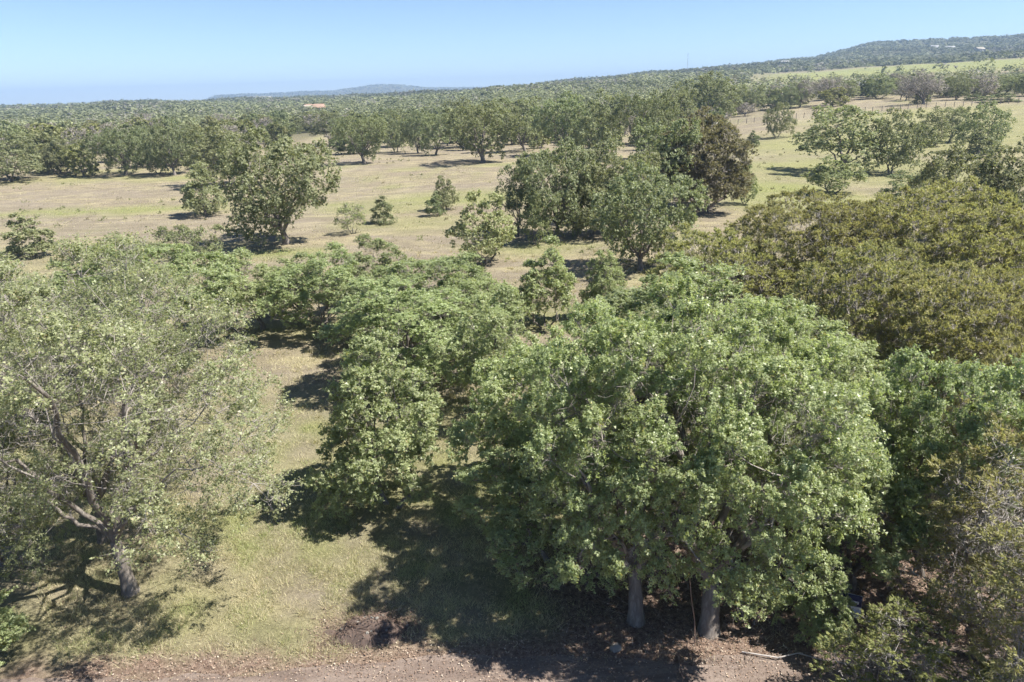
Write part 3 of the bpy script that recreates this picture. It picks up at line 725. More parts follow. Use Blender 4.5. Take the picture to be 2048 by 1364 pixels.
    ('mid_e', 'live_oak', -73.72, 135.58, 8.56, 5.73, 4.6, 'spreading oak with forked low trunk on the left pasture edge', 'oaks edging the left side of the pasture'),
    ('mid_sap', 'live_oak', -67.76, 136.05, 5.39, 2.36, 0.2, 'short oak beside the tall left edge oak', 'oaks edging the left side of the pasture'),
    ('mid_a', 'live_oak', -63.4, 133.7, 9.94, 5.15, 5.6, 'tall dark oak right of the spreading forked oak', 'oaks edging the left side of the pasture'),
    ('mid_b', 'live_oak', -76.4, 148.47, 8.01, 4.19, 1.1, 'oak behind the spreading forked oak', 'oaks edging the left side of the pasture'),
    ('mid_e', 'live_oak', -29.09, 142.83, 9.33, 5.6, 0.5, 'lone oak with pale straight trunk at the far pasture edge', 'oaks along the far edge of the pasture'),
    ('mid_c', 'live_oak', -52.12, 210.39, 9.8, 6.28, 1.5, 'oak left of the pale trunked oak', 'oaks along the far edge of the pasture'),
    ('mid_b', 'live_oak', -43.71, 192.36, 8.38, 4.32, 2.5, 'oak close behind the pale trunked oak', 'oaks along the far edge of the pasture'),
    ('mid_d', 'live_oak', -27.42, 174.61, 9.69, 4.84, 3.5, 'oak with crossed leaning trunks at the far pasture edge', 'oaks along the far edge of the pasture'),
    ('mid_a', 'live_oak', -21.1, 167.38, 9.2, 3.96, 4.5, 'dark twin trunked oak at the far pasture edge', 'oaks along the far edge of the pasture'),
    ('mid_c', 'live_oak', -16.06, 159.42, 8.78, 4.79, 5.5, 'oak with stout dark trunk left of the broad oak', 'oaks along the far edge of the pasture'),
    ('mid_e', 'live_oak', -4.56, 134.45, 10.64, 7.55, 0.9, 'broad handsome oak with dark trunk at the far pasture edge', 'oaks along the far edge of the pasture'),
    ('mid_b', 'live_oak', -10.88, 183.8, 11.85, 7.22, 1.9, 'dark oak behind the broad oak', 'oaks along the far edge of the pasture'),
    ('mid_c', 'live_oak', 4.11, 161.47, 11.62, 6.06, 2.9, 'oak right of the broad oak at the far pasture edge', 'oaks along the far edge of the pasture'),
    ('mid_a', 'live_oak', 11.51, 146.47, 11.91, 6.72, 3.9, 'tall oak in the thick stand above the dark clump', 'oaks along the far edge of the pasture'),
    ('mid_b', 'live_oak', 18.18, 137.87, 12.15, 5.82, 4.9, 'second tall oak in the thick stand above the dark clump', 'oaks along the far edge of the pasture'),
    ('mid_e', 'live_oak', 25.17, 130.74, 11.57, 5.92, 5.9, 'wide oak at the back of the thick stand', 'oaks along the far edge of the pasture'),
    ('mid_c', 'live_oak', 36.51, 153.33, 12.26, 5.76, 0.7, 'oak behind the brown juniper', 'oaks along the far edge of the pasture'),
    ('mid_a', 'live_oak', 57.13, 202.45, 14.59, 9.79, 1.4, 'tallest oak at the right of the thick stand', 'oaks along the far right fence'),
    ('mid_c', 'live_oak', 91.1, 263.7, 8.97, 5.65, 2.4, 'round oak right of the tallest oak by the far fence', 'oaks along the far right fence'),
    ('mid_b', 'live_oak', 83.66, 267.99, 9.29, 5.45, 0.4, 'oak between the tallest oak and the round oak', 'oaks along the far right fence'),
    ('mid_d', 'live_oak', 101.21, 256.07, 8.7, 5.19, 3.4, 'oak at the left end of the far fence', 'oaks along the far right fence'),
    ('mid_grey', 'live_oak', 105.41, 257.69, 9.55, 5.7, 4.4, 'greyish thin oak beside the far fence end', 'oaks along the far right fence'),
    ('mid_grey', 'live_oak', 114.67, 257.33, 9.53, 6.45, 5.4, 'grey thin oak with dark trunk by the far fence', 'oaks along the far right fence'),
    ('mid_c', 'live_oak', 124.05, 263.5, 7.37, 4.94, 0.3, 'low round oak right of the grey thin oak', 'oaks along the far right fence'),
    ('mid_b', 'live_oak', 136.69, 264.45, 8.41, 6.61, 1.3, 'green oak left of the large bare grey oak', 'oaks along the far right fence'),
    ('mid_bare', 'live_oak', 125.57, 216.18, 9.87, 7.81, 2.3, 'large nearly bare grey oak with leaning trunk on the right', 'oaks along the far right fence'),
    ('mid_d', 'live_oak', 145.6, 232.85, 8.17, 5.66, 3.3, 'green oak right of the large bare grey oak', 'oaks along the far right fence'),
    ('mid_grey', 'live_oak', 168.17, 255.26, 6.97, 5.63, 4.3, 'grey green oak near the far right edge', 'oaks along the far right fence'),
    ('mid_c', 'live_oak', 177.18, 256.04, 6.33, 6.11, 5.3, 'dark oak near the far right edge', 'oaks along the far right fence'),
    ('mid_a', 'live_oak', 173.86, 238.99, 7.3, 7.03, 0.8, 'oak at the far right picture edge by the fence', 'oaks along the far right fence'),
    ('mid_bush', 'oak_bush', 126.98, 221.04, 3.62, 3.07, 0.5, 'dark bush under the large bare grey oak', 'bushes dotted over the pasture'),
    ('mid_bush', 'oak_bush', 142.72, 220.04, 2.02, 3.06, 1.5, 'low bush beside the far right fence', 'bushes dotted over the pasture'),
    ('mid_bush', 'oak_bush', 141.03, 205.18, 2.41, 5.14, 2.5, 'wide low bush at the far right by the fence', 'bushes dotted over the pasture'),
]
for args in TREES:
    place_tree(*args)

# ------------------------------------------------------------------ the woods beyond the pasture
def clear_of(x, y):
    for cx, cy, rx, ry in CLEAR:
        if ((x-cx)/rx)**2+((y-cy)/ry)**2 < 1: return False
    return True

def scatter_woods():
    rng = np.random.default_rng(77)
    pts = [(t[2], t[3], t[5]*0.8) for t in TREES]
    n = 0; tries = 0
    MARK = [(-34.5, 'the far left spreading oak'), (-28.5, 'the forked spreading oak on the left'), (-25.4, 'the tall dark oak on the left'), (-20.5, 'the cone shaped oak'),
            (-17.5, 'the large solitary oak'), (-14.0, 'the oak left of the pale trunked oak'), (-11.5, 'the pale trunked oak'), (-8.9, 'the oak with crossed trunks'), (-6.0, 'the oak with stout dark trunk'),
            (-2.0, 'the broad oak at the pasture edge'), (1.5, 'the oak right of the broad oak'), (4.5, 'the tall oak of the thick stand'), (7.5, 'the second tall oak of the thick stand'), (11.0, 'the wide oak of the thick stand'),
            (15.8, 'the tallest oak right of the thick stand'), (19.5, 'the round oak by the far fence'), (23.0, 'the grey thin oaks by the fence'), (27.0, 'the green oak left of the bare oak'), (30.1, 'the large bare grey oak'), (34.0, 'the dark oaks at the far right')]
    ORD = ['nearest', 'second', 'third', 'fourth', 'fifth', 'sixth']
    spots = []
    WL = {'l': 'in the wood behind the left pasture edge', 'c': 'in the wood behind the far pasture edge', 'r': 'in the belt of trees beyond the far right fence'}
    while n < 285 and tries < 40000:
        tries += 1
        a = rng.uniform(-40, 40); r = math.sqrt(rng.uniform(150**2, 330**2))
        x = r*math.sin(math.radians(a)); y = r*math.cos(math.radians(a))
        if a < -19: zone = 'l'; lo = 148
        elif a < 17: zone = 'c'; lo = 172 if a < 0 else 160
        else: zone = 'r'; lo = 262
        if r < lo or not clear_of(x, y): continue
        if zone == 'r' and rng.uniform() < 0.35: continue
        R = rng.uniform(3.2, 5.6)
        if any((x-px)**2+(y-py)**2 < (0.72*(R+pr))**2 for px, py, pr in pts): continue
        pts.append((x, y, R))
        u = rng.uniform()
        kind = 'wood_grey' if u < 0.2 else ('wood_a', 'wood_b', 'wood_c')[int(rng.integers(3))]
        h = rng.uniform(5.2, 8.4) if zone != 'r' else rng.uniform(4.5, 7.0)
        spots.append((r, a, kind, x, y, h, R, float(rng.uniform(0, 6.28)), WL[zone]))
        n += 1
    seen = {}
    for r, a, kind, x, y, h, R, rot, where in sorted(spots):
        mark = min(MARK, key=lambda q: abs(q[0]-a))[1]
        what = 'bare grey tree' if kind == 'wood_grey' else 'wood oak'
        k = seen[(what, mark)] = seen.get((what, mark), -1)+1
        lab = '%s %s back behind %s' % (ORD[k], what, mark) if k < len(ORD) else '%s deep in the wood behind %s' % (what, mark)
        place_tree(kind, 'bare_tree' if kind == 'wood_grey' else 'live_oak', x, y, h, R, rot, lab, ('bare grey trees ' if kind == 'wood_grey' else 'green oaks ')+where, 'tree')
scatter_woods()

def far_wood():
    """the woods from 320 m to the hills: one mass nobody could count"""
    rng = np.random.default_rng(5)
    geo = Geo()
    for lo, hi, per, nf, size in ((322, 560, 52, 34, 1.15), (560, 1000, 80, 17, 2.3), (1000, 1700, 150, 11, 3.6), (1700, 2600, 260, 8, 5.5), (2600, 5200, 1500, 5, 9.0)):
        area = math.radians(84)/2*(hi*hi-lo*lo)
        n = int(area/per)
        a = rng.uniform(-42, 42, n); r = np.sqrt(rng.uniform(lo*lo, hi*hi, n))
        x = r*np.sin(np.radians(a)); y = r*np.cos(np.radians(a))
        ok = ~((a > 18.5) & (r > 545) & (r < 945))
        ok &= ~((a > 15) & (r < 560) & (rng.uniform(size=n) < 0.45))
        ok |= ((a > 19) & (r > 545) & (r < 945) & (rng.uniform(size=n) < 0.012))
        for cx, cy, rx, ry in CLEAR:
            ok &= ~((((x-cx)/rx)**2+((y-cy)/ry)**2 < 1) & (rng.uniform(size=n) > 0.12*(r > 1500)))
        x, y, r, a = x[ok], y[ok], r[ok], a[ok]; n = len(x)
        z = terrain(x, y)
        h = rng.uniform(4.2, 7.5, n); R = rng.uniform(2.8, 5.2, n)*(1+0.25*(r > 560)+0.4*(r > 1000)+0.6*(r > 1700)+1.4*(r > 2600))
        grey = (pnoise(x, y, 26, 4)+rng.normal(size=n)*0.6 > 1.0) & (r < 1500)
        k = np.repeat(np.arange(n), nf)
        d = unit(rng.normal(size=(len(k), 3))); d[:, 2] = np.abs(d[:, 2])
        rho = (0.55+0.45*rng.uniform(size=len(k)))[:, None]
        P = np.stack([x[k], y[k], z[k]+h[k]*0.18], 1)+d*rho*np.stack([R[k], R[k], h[k]*0.82], 1)
        N = unit(rng.normal(size=P.shape)*0.3+d*0.65+np.array([0, 0, 0.7])); D = rng.normal(size=P.shape); D = unit(D-(D*N).sum(1, keepdims=True)*N)
        base = np.array([0.13, 0.145, 0.075])+np.array([0.10, 0.10, 0.055])*rng.uniform(0, 1, (n, 1))
        base = np.where(grey[:, None], np.array([0.22, 0.21, 0.175])*rng.uniform(0.8, 1.2, (n, 1)), base)
        base = base*rng.uniform(0.85, 1.12, (n, 1))*(1+0.2*np.clip(pnoise(x, y, 45, 12), -1, 1)+0.2*np.clip(pnoise(x, y, 130, 1), -1, 1))[:, None]
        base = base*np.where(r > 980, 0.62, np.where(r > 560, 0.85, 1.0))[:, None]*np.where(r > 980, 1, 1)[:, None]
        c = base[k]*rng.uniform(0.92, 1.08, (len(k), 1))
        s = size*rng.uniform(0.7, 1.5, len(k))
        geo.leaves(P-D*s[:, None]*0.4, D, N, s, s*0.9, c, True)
    o = link('far_wood', geo.mesh('far_wood', M_FAR, True))
    tag(o, 'dense scrub oak woods running out to the horizon hills', 'woods', kind='stuff')
far_wood()

# ------------------------------------------------------------------ grass, litter, twigs on the ground
def grass():
    rng = np.random.default_rng(8)
    geo = Geo()
    for lo, hi, n, hgt, wid in ((12.3, 20, 260000, 0.15, 0.010), (20, 34, 170000, 0.17, 0.017), (34, 62, 90000, 0.18, 0.034), (62, 125, 50000, 0.18, 0.07)):
        y = np.sqrt(rng.uniform(lo*lo, hi*hi, n)); x = rng.uniform(-0.86, 0.86, n)*y
        g = green_mask(x, y); l = litter_mask(x, y)
        cl = pnoise(x, y, 0.5 if hi < 35 else 1.6, 6)+0.6*pnoise(x, y, 0.16 if hi < 35 else 0.7, 15)
        ok = (rng.uniform(size=n) < np.clip(0.35+0.5*cl+0.4*g, 0.06, 1)*(1-0.93*l)) & (y > 12.75+0.15*pnoise(x, x*0, 1.1, 2))
        x, y, g, cl = x[ok], y[ok], g[ok], cl[ok]; n = len(x)
        P = np.stack([x, y, terrain(x, y)-0.01], 1)
        D = unit(rng.normal(size=(n, 3))*np.array([0.5, 0.5, 0.15])+np.array([0.05, 0, 0.75]))
        N = unit(rng.normal(size=(n, 3))*np.array([1, 1, 0.2]))
        u = np.clip(g*1.15-0.15+rng.normal(size=n)*0.28+0.12*cl, 0, 1)[:, None]
        c = np.array([0.56, 0.50, 0.345])*(1-u)*(1.0 if hi < 60 else 0.7)+np.array([0.30, 0.35, 0.14])*u
        c = c*rng.uniform(0.72, 1.22, (n, 1))
        L = hgt*rng.uniform(0.4, 1.4, n)*(0.8+0.55*np.clip(cl, 0, 1.6))
        geo.leaves(P, D, N, L, wid*rng.uniform(0.7, 1.4, n), c, True)
    for lo, hi, nt_, hgt, wid in ((12.9, 24, 1500, 0.3, 0.011), (24, 60, 1300, 0.34, 0.026)):
        ty = np.sqrt(rng.uniform(lo*lo, hi*hi, nt_)); tx = rng.uniform(-0.86, 0.86, nt_)*ty
        ok = (pnoise(tx, ty, 2.2, 2)+rng.normal(size=nt_)*0.5 > 0) & (litter_mask(tx, ty) < 0.4); tx, ty = tx[ok], ty[ok]; nt_ = len(tx)
        k = np.repeat(np.arange(nt_), 26); n = len(k)
        off = rng.normal(size=(n, 2))*0.07
        P = np.stack([tx[k]+off[:, 0], ty[k]+off[:, 1], terrain(tx[k], ty[k])-0.01], 1)
        D = unit(np.concatenate([off*6+rng.normal(size=(n, 2))*0.2, np.full((n, 1), 0.9)], 1))
        u = np.clip(green_mask(tx, ty)*0.9+rng.normal(size=nt_)*0.35-0.1, 0, 1)[k][:, None]
        c = (np.array([0.48, 0.42, 0.28])*(1-u)+np.array([0.23, 0.29, 0.10])*u)*rng.uniform(0.75, 1.2, (n, 1))
        geo.leaves(P, D, unit(rng.normal(size=(n, 3))*np.array([1, 1, 0.2])), hgt*(rng.uniform(0.5, 1.2, nt_)[k])*rng.uniform(0.5, 1.2, n), wid, c, True)
    tag(link('grass', geo.mesh('grass', M_GRASS, True)), 'short dry and green grass over the clearing and pasture', 'grass', kind='stuff')
grass()

def litter():
    rng = np.random.default_rng(9)
    geo = Geo(); n = 60000
    y = np.sqrt(rng.uniform(10.5**2, 22**2, n)); x = rng.uniform(-0.86, 0.86, n)*y
    ok = rng.uniform(size=n) < litter_mask(x, y)*np.where(y < 12.6, 0.6, 1)+0.03+0.1*(x > -2)*(y < 12.8)
    inheap = np.hypot((x+3.95)/1.0, (y-14.05)/0.6)
    ok |= (inheap < 1) & (rng.uniform(size=n) < 0.9)
    inheap = inheap[ok]
    x, y = x[ok], y[ok]; n = len(x)
    P = np.stack([x, y, 0.02+0.03*rng.uniform(size=n)], 1)
    P[:, 2] += np.maximum(0, heap_z(x, y)-0.08)
    D = unit(rng.normal(size=(n, 3))*np.array([1, 1, 0.3])); N = unit(rng.normal(size=(n, 3))*0.45+np.array([0, 0, 1]))
    pal = np.array([[0.38, 0.27, 0.205], [0.25, 0.17, 0.125], [0.50, 0.40, 0.31], [0.15, 0.105, 0.085], [0.60, 0.52, 0.43]])
    c = 0.68*pal[rng.choice(5, n, p=[0.35, 0.25, 0.22, 0.12, 0.06])]*rng.uniform(0.75, 1.25, (n, 1))*np.where(inheap < 1, 0.4, 1.0)[:, None]
    geo.leaves(P, D, N, rng.uniform(0.03, 0.065, n), rng.uniform(0.02, 0.04, n), c)
    tag(link('leaf_litter', geo.mesh('leaf_litter', M_DEBRIS, True)), 'brown fallen leaves under the trees along the road', 'leaf litter', kind='stuff')
def heap_z(x, y):
    return 0.5*np.exp(-((x+3.95)/0.8)**2-((y-14.05)/0.46)**2)*(1+0.35*pnoise(x, y, 0.18, 4)+0.3*pnoise(x, y, 0.5, 14))
litter()

def brush():
    rng = np.random.default_rng(10)
    geo = Geo(); n = 2600
    x = rng.uniform(0, 15, n); y = rng.uniform(12.6, 21, n)
    ok = litter_mask(x, y) > 0.3; x, y = x[ok], y[ok]; n = len(x)
    B = np.stack([x, y, rng.uniform(0.0, 0.5, n)**2*1.6], 1)
    d = unit(rng.normal(size=(n, 3))*np.array([1, 1, 0.35])); ln = rng.uniform(0.2, 1.0, (n, 1))
    geo.twigs(B, B+d*ln, rng.uniform(0.003, 0.008, n))
    mid = B+d*ln*0.5
    geo.twigs(mid, mid+unit(d+rng.normal(size=(n, 3))*0.6)*ln*0.5, 0.004)
    tag(link('brushwood', geo.mesh('brushwood', M_BARKJ)), 'tangle of thin dead sticks under the trees beside the road', 'brushwood', kind='stuff')
brush()

def weeds():
    rng = np.random.default_rng(12)
    geo = Geo(); n = 1300
    r = np.sqrt(rng.uniform(40**2, 200**2, n)); a = np.radians(rng.uniform(-38, 38, n))
    x = r*np.sin(a); y = r*np.cos(a)
    cl = pnoise(x, y, 9, 8); ok = (cl+rng.normal(size=n)*0.4 > 0.2); x, y = x[ok], y[ok]; n = len(x)
    s = rng.uniform(0.12, 0.6, n)*rng.uniform(0.5, 1, n); k = np.repeat(np.arange(n), 26)
    d = unit(rng.normal(size=(len(k), 3))); d[:, 2] = np.abs(d[:, 2])
    P = np.stack([x[k], y[k], terrain(x[k], y[k])], 1)+d*(s[k]*rng.uniform(0.2, 1, len(k)))[:, None]
    N = unit(rng.normal(size=d.shape)+np.array([0, 0, 0.5]))
    base = np.where(rng.uniform(size=(n, 1)) < 0.45, np.array([0.20, 0.18, 0.11]), np.array([0.17, 0.19, 0.08]))
    geo.leaves(P, unit(d+rng.normal(size=d.shape)*0.5), N, 0.2*rng.uniform(0.6, 1.4, len(k)), 0.09, base[k]*rng.uniform(0.7, 1.3, (len(k), 1)))
    tag(link('weeds', geo.mesh('weeds', M_GRASS, True)), 'small weed tufts scattered over the dry pasture', 'weeds', kind='stuff')
weeds()

# ------------------------------------------------------------------ small things near the road
def rock_mesh(name, seed, size, m):
    rng = np.random.default_rng(seed)
    import bmesh
    bm = bmesh.new(); bmesh.ops.create_icosphere(bm, subdivisions=2, radius=1.0)
    k = rng.normal(size=(6, 3))*1.6; ph = rng.uniform(0, 6, 6)
    for v in bm.verts:
        p = np.array(v.co); s = 1+0.24*np.sin(p@k.T+ph).sum()/2.4
        q = np.round(p*s*2.6)/2.6*0.35+p*s*0.65
        v.co = Vector(q*np.array(size))
    me = bpy.data.meshes.new(name); bm.to_mesh(me); bm.free(); me.materials.append(m)
    return me
M_ROCK = plain_mat('pale_limestone', (0.19, 0.178, 0.16), 0.9, 0.3, 9.0)
M_MULCH = plain_mat('dark_mulch', (0.095, 0.068, 0.056), 0.95, 0.6, 25.0)
M_STEEL = plain_mat('weathered_steel', (0.16, 0.14, 0.13), 0.6, 0.3, 12.0, 0.4)
M_WOODP = plain_mat('weathered_wood', (0.22, 0.19, 0.165), 0.9, 0.35, 8.0)
M_STICK = plain_mat('red_brown_stick', (0.17, 0.115, 0.09), 0.85, 0.3, 8.0)

o = link('limestone_rock', rock_mesh('limestone_rock', 4, (0.17, 0.12, 0.1), M_ROCK), None, (2.35, 13.15, 0.09))
tag(o, 'pale limestone rock lying on the road edge left of the thick trunk', 'rock')

def debris_heap():
    e = bpy.data.objects.new('mulch_heap', None); COL.objects.link(e); e.location = (-3.95, 14.05, 0)
    tag(e, 'low heap of dark mulch with pale stones at the grass edge', 'heap')
    n = 44; g = np.linspace(-1.9, 1.9, n); h = np.linspace(-1.25, 1.25, n)
    X, Y = np.meshgrid(g, h); Z = heap_z(X-3.95, Y+14.05)+0.05*pnoise(X, Y, 0.06, 3)*np.exp(-(X/1.1)**2-(Y/0.65)**2)+0.03*pnoise(X, Y, 0.12, 19)-0.10
    i = np.arange(n-1)[:, None]*n; j = np.arange(n-1)[None]
    f = np.stack([i+j, i+j+1, i+n+j+1, i+n+j], -1).reshape(-1, 4)
    link('mound', make_mesh('mound', np.stack([X.ravel(), Y.ravel(), Z.ravel()], 1), [f], M_MULCH, None, True), e)
    rng = np.random.default_rng(6)
    rk = [rock_mesh('stone', s, (0.04, 0.032, 0.026), M_ROCK) for s in (1, 2, 3)]
    for q in range(14):
        x, y = rng.normal()*0.5, rng.normal()*0.28
        s = link('stone', rk[q % 3], e, (x, y, max(0.0, float(heap_z(x-3.95, y+14.05))-0.09)))
        s.rotation_euler = (0, 0, rng.uniform(0, 6)); s.scale = [rng.uniform(0.6, 1.5)]*3
    gs = Geo(); m = 420
    B = np.stack([rng.normal(size=m)*0.75, rng.normal(size=m)*0.42, np.zeros(m)], 1); B[:, 2] = np.maximum(0.01, heap_z(B[:, 0]-3.95, B[:, 1]+14.05)-0.07)
    gs.twigs(B, B+unit(rng.normal(size=(m, 3))*np.array([1, 1, 0.25]))*rng.uniform(0.1, 0.45, (m, 1)), 0.009)
    tag(link('twigs', gs.mesh('heap_twigs', M_STICK), e), kind='stuff')
debris_heap()

def sign():
    e = bpy.data.objects.new('yard_sign', None); COL.objects.link(e)
    e.location = (8.42, 13.86, 0); e.rotation_euler = (math.radians(-14), 0, math.radians(-24))
    tag(e, 'small navy and white yard sign half hidden under the right hand oak', 'sign')
    navy = plain_mat('sign_navy', (0.035, 0.04, 0.11), 0.5, 0.1); white = plain_mat('sign_white', (0.75, 0.76, 0.8), 0.5, 0.08)
    blue = plain_mat('sign_pale_blue', (0.42, 0.47, 0.62), 0.5, 0.1)
    g = Geo(); g.box((0, 0, 0.52), (0.46, 0.012, 0.60)); link('panel', g.mesh('panel', white), e)
    g = Geo(); g.box((0, -0.0085, 0.665), (0.452, 0.004, 0.30)); link('navy_band', g.mesh('navy_band', navy), e)
    g = Geo(); g.box((0.05, -0.0125, 0.62), (0.22, 0.003, 0.07)); link('white_block', g.mesh('white_block', white), e)
    g = Geo(); g.box((0, -0.0085, 0.38), (0.40, 0.004, 0.10)); link('pale_blue_block', g.mesh('pale_blue_block', blue), e)
    for sx in (-0.13, 0.13):
        g = Geo(); g.tube(np.array([[sx, 0.012, -0.12], [sx, 0.012, 0.2], [sx, 0.012, 0.5]]), [0.005]*3, 5); link('wire_leg', g.mesh('wire_leg', M_STEEL), e)
sign()

def stick(name, pts, r0, r1, label, m=M_STICK):
    e = bpy.data.objects.new(name, None); COL.objects.link(e); p0 = np.array(pts[0], float); e.location = p0
    g = Geo(); q = np.array(pts, float)-p0; g.tube(q, np.linspace(r0, r1, len(q)), 6); link('stem', g.mesh('stem', m, smooth=True), e)
    rng = np.random.default_rng(len(label)); g = Geo()
    i = rng.integers(1, len(q), 9); B = q[i]; d = unit(rng.normal(size=(9, 3))+np.array([0, 0, 0.5]))
    g.twigs(B, B+d*rng.uniform(0.12, 0.4, (9, 1)), r1*0.8); link('side_twigs', g.mesh('side_twigs', m), e)
    tag(e, label, 'stick')
stick('bare_sapling', [(4.35, 13.35, -0.1), (4.3, 13.35, 0.7), (4.15, 13.3, 1.5), (4.05, 13.3, 2.3), (3.85, 13.35, 3.0)], 0.018, 0.008, 'thin reddish bare sapling leaning in front of the thick trunk')
stick('fallen_branch', [(3.85, 12.95, 0.05), (3.8, 12.6, 0.1), (3.78, 12.2, 0.06), (3.72, 11.8, 0.05)], 0.03, 0.014, 'reddish fallen branch lying on the litter below the thick trunk')
stick('fallen_branch', [(5.4, 13.0, 0.05), (6.2, 12.75, 0.09), (6.7, 12.85, 0.12), (7.2, 12.7, 0.05), (8.0, 12.5, 0.06)], 0.02, 0.007, 'long grey fallen branch lying right of the thick trunk', M_TWIGJ)

# ------------------------------------------------------------------ fence, post, mast
def post_thing(x, y, h):
    e = bpy.data.objects.new('fence_post', None); COL.objects.link(e); e.location = (x, y, float(terrain(x, y)))
    g = Geo(); g.box((0, 0, h/2-0.1), (0.012, 0.05, h+0.2)); g.box((0, 0.02, h/2-0.1), (0.045, 0.01, h+0.2)); link('steel_bar', g.mesh('steel_bar', M_STEEL), e)
    g = Geo(); g.box((0, 0, h-0.05), (0.052, 0.056, 0.12)); link('cap', g.mesh('cap', M_ROCK), e)
    tag(e, 'single steel fence post in the dry grass by the many-topped sapling', 'post')
post_thing(0.75, 37.0, 1.5)

def wire_fence(A, B, n, label):
    e = bpy.data.objects.new('wire_fence', None); COL.objects.link(e)
    e.location = (A[0], A[1], float(terrain(*A))); z0 = e.location.z
    rng = np.random.default_rng(n); tops = []
    g = Geo(); g.tube(np.array([[0, 0, -0.3], [0, 0, 0.7], [0.02, 0, 1.45]]), [0.09, 0.085, 0.08], 6); pm = g.mesh('post', M_WOODP)
    for i in range(n):
        t = i/(n-1); x = A[0]+(B[0]-A[0])*t+rng.normal()*0.1; y = A[1]+(B[1]-A[1])*t
        p = link('post', pm, e, (x-A[0], y-A[1], float(terrain(x, y))-z0)); p.rotation_euler = (rng.normal()*0.04, rng.normal()*0.04, 0)
        tops.append((x-A[0], y-A[1], float(terrain(x, y))-z0))
    for hz in (0.35, 0.7, 1.05, 1.3):
        g = Geo(); q = np.array(tops); q[:, 2] += hz; g.tube(q, [0.006]*n, 4); link('wire', g.mesh('wire', M_STEEL), e)
    tag(e, label, 'fence')
wire_fence((62, 213), (150, 196), 40, 'post and wire fence crossing the far right pasture')

def mast():
    x, y = 245, 985; e = bpy.data.objects.new('radio_mast', None); COL.objects.link(e); e.location = (x, y, float(terrain(x, y)))
    for k in range(3):
        w = 2*math.pi*k/3; g = Geo(); g.tube(np.array([[0.6*math.cos(w), 0.6*math.sin(w), 0], [0.5*math.cos(w), 0.5*math.sin(w), 16], [0.35*math.cos(w), 0.35*math.sin(w), 30]]), [0.05]*3, 4); link('mast_leg', g.mesh('mast_leg', M_STEEL), e)
    g = Geo()
    for z in np.arange(1, 30, 2.0):
        for k in range(3):
            w = 2*math.pi*k/3; w2 = 2*math.pi*(k+1)/3
            g.tube(np.array([[0.5*math.cos(w), 0.5*math.sin(w), z], [0.5*math.cos(w2), 0.5*math.sin(w2), z+1.6]]), [0.03]*2, 3)
    link('lattice', g.mesh('lattice', M_STEEL), e)
    tag(e, 'thin lattice radio mast rising above the far woods', 'mast')
mast()

# ------------------------------------------------------------------ far buildings
M_TILE = plain_mat('orange_tile_roof', (0.28, 0.185, 0.135), 0.85, 0.2, 1.5)
M_STUCCO = plain_mat('cream_stucco', (0.33, 0.295, 0.24), 0.9, 0.12, 1.0)
M_WHITE = plain_mat('white_metal_sheet', (0.24, 0.24, 0.235), 0.6, 0.08, 1.0)
M_GLASS = plain_mat('dark_window', (0.04, 0.05, 0.06), 0.15, 0.1)
def gable(g, L, W, z, h, over=0.4):
    L2 = L/2+over; W2 = W/2+over
    v = np.array([[-L2, -W2, z], [L2, -W2, z], [L2, W2, z], [-L2, W2, z], [-L2, 0, z+h], [L2, 0, z+h], [-L2, -W2, z-.2], [L2, -W2, z-.2], [L2, W2, z-.2], [-L2, W2, z-.2]], float)
    g.add(v, np.array([[0, 1, 5, 4], [2, 3, 4, 5], [6, 7, 1, 0], [8, 9, 3, 2], [6, 9, 8, 7], [7, 8, 2, 1], [9, 6, 0, 3]]))
    g.add(v[[1, 2, 5, 3, 0, 4]], np.array([[0, 1, 2], [3, 4, 5]]))
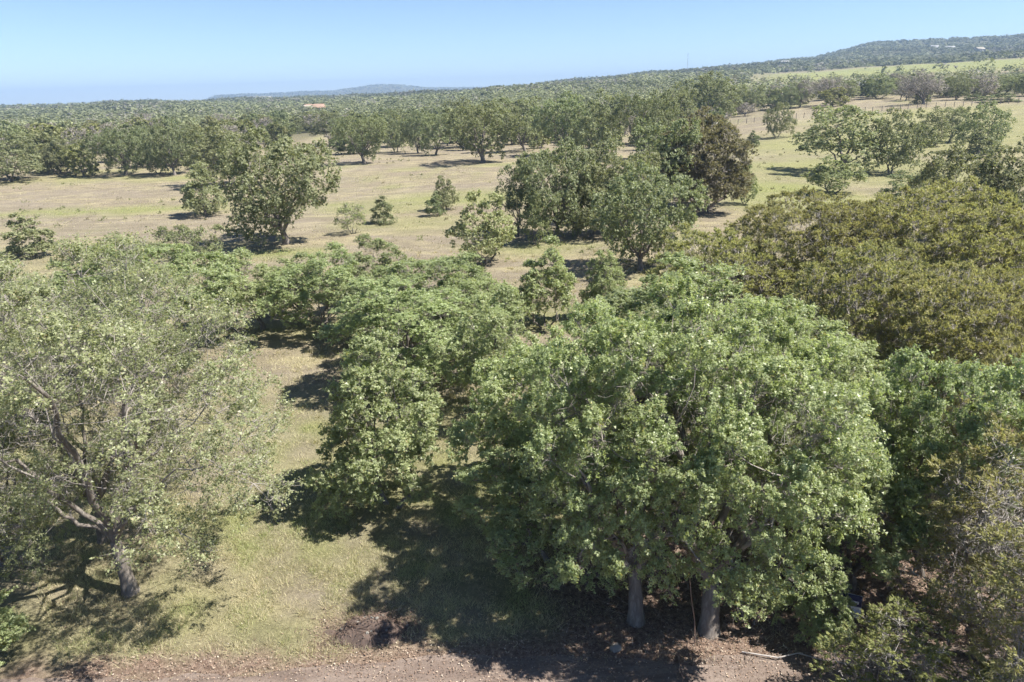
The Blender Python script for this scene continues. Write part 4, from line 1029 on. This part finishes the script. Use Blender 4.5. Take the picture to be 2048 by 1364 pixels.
def house(name, x, y, L, W, H, rz, roofm, wallm, rh, label, wing=False, base=0.0, nwin=3):
    e = bpy.data.objects.new(name, None); COL.objects.link(e); e.location = (x, y, float(terrain(x, y))+base); e.rotation_euler = (0, 0, rz)
    g = Geo(); g.box((0, 0, H/2-0.8), (L, W, H+1.6)); link('wall', g.mesh('wall', wallm), e)
    g = Geo(); gable(g, L, W, H+0.2, rh); link('roof', g.mesh('roof', roofm), e)
    for k in range(nwin):
        g = Geo(); xx = (k-(nwin-1)/2)*L/nwin
        g.box((xx, -W/2-0.02, H*0.55), (1.4, 0.08, 1.3)); w = link('window', g.mesh('window', M_GLASS), e)
        g = Geo(); g.box((xx, -W/2-0.08, H*0.55-0.75), (1.7, 0.16, 0.14)); link('sill', g.mesh('sill', wallm), w)
    if wing:
        g = Geo(); g.box((-L*0.42, -W*0.7, H/2-0.6), (W*0.7, W*0.8, H+1.2)); link('wing_wall', g.mesh('wing_wall', wallm), e)
        g = Geo(); gable(g, W*0.7, W*0.8, H, rh*0.8); r = link('wing_roof', g.mesh('wing_roof', M_STUCCO), e, (-L*0.42, -W*0.7, 0))
    tag(e, label, 'house' if name == 'house' else 'building')
HOUSES = [
    ('house', -141.8, 535.6, 14, 8, 3.6, 0.5, M_TILE, M_STUCCO, 2.6, 'orange tile roofed house among the trees left of centre', True, 0.0, 3),
    ('long_barn', -480.1, 1421.1, 46, 14, 5, 0.1, M_WHITE, M_WHITE, 2.5, 'long white metal barn low on the left horizon', False, 0.0, 6),
    ('hill_building', 427.3, 1122.7, 14, 8, 3.5, 0.2, M_WHITE, M_WHITE, 2.5, 'white building on the left shoulder of the right hill', False, 0.0, 3),
    ('hill_house', 850.6, 1461.0, 13, 8, 3, -0.3, M_WHITE, M_WHITE, 3, 'white house highest on the right hill', False, 0.0, 3),
    ('hill_house', 843.8, 1399.6, 20, 8, 3, 0.1, M_WHITE, M_STUCCO, 3, 'long pale house right of the highest hill house', False, 0.0, 3),
    ('hill_house', 792.9, 1230.6, 15, 9, 3.5, 0.3, M_STUCCO, M_WHITE, 3, 'pale house lowest on the right hill', False, 0.0, 3),
    ('shed', 150.0, 303.8, 8, 6, 3, 0.2, M_WHITE, M_WHITE, 1.6, 'small white shed behind the trees of the far right', False, 0.0, 2),
]
for h in HOUSES: house(*h)

# ------------------------------------------------------------------ haze
def haze():
    g = Geo(); g.box((0, 0, 47), (15600, 15600, 246))
    m = bpy.data.materials.new('haze_air'); m.use_nodes = True; nt = m.node_tree
    nt.nodes.remove(nt.nodes['Principled BSDF'])
    v = nt.nodes.new('ShaderNodeVolumePrincipled')
    v.inputs['Color'].default_value = (0.36, 0.50, 0.74, 1)
    v.inputs['Density'].default_value = HAZE
    v.inputs['Anisotropy'].default_value = 0.0
    nt.links.new(v.outputs[0], nt.nodes['Material Output'].inputs['Volume'])
    tag(link('haze', g.mesh('haze', m)), 'thin blue summer haze filling the air over the land', 'haze', kind='stuff')
HAZE = 0.00024
haze()
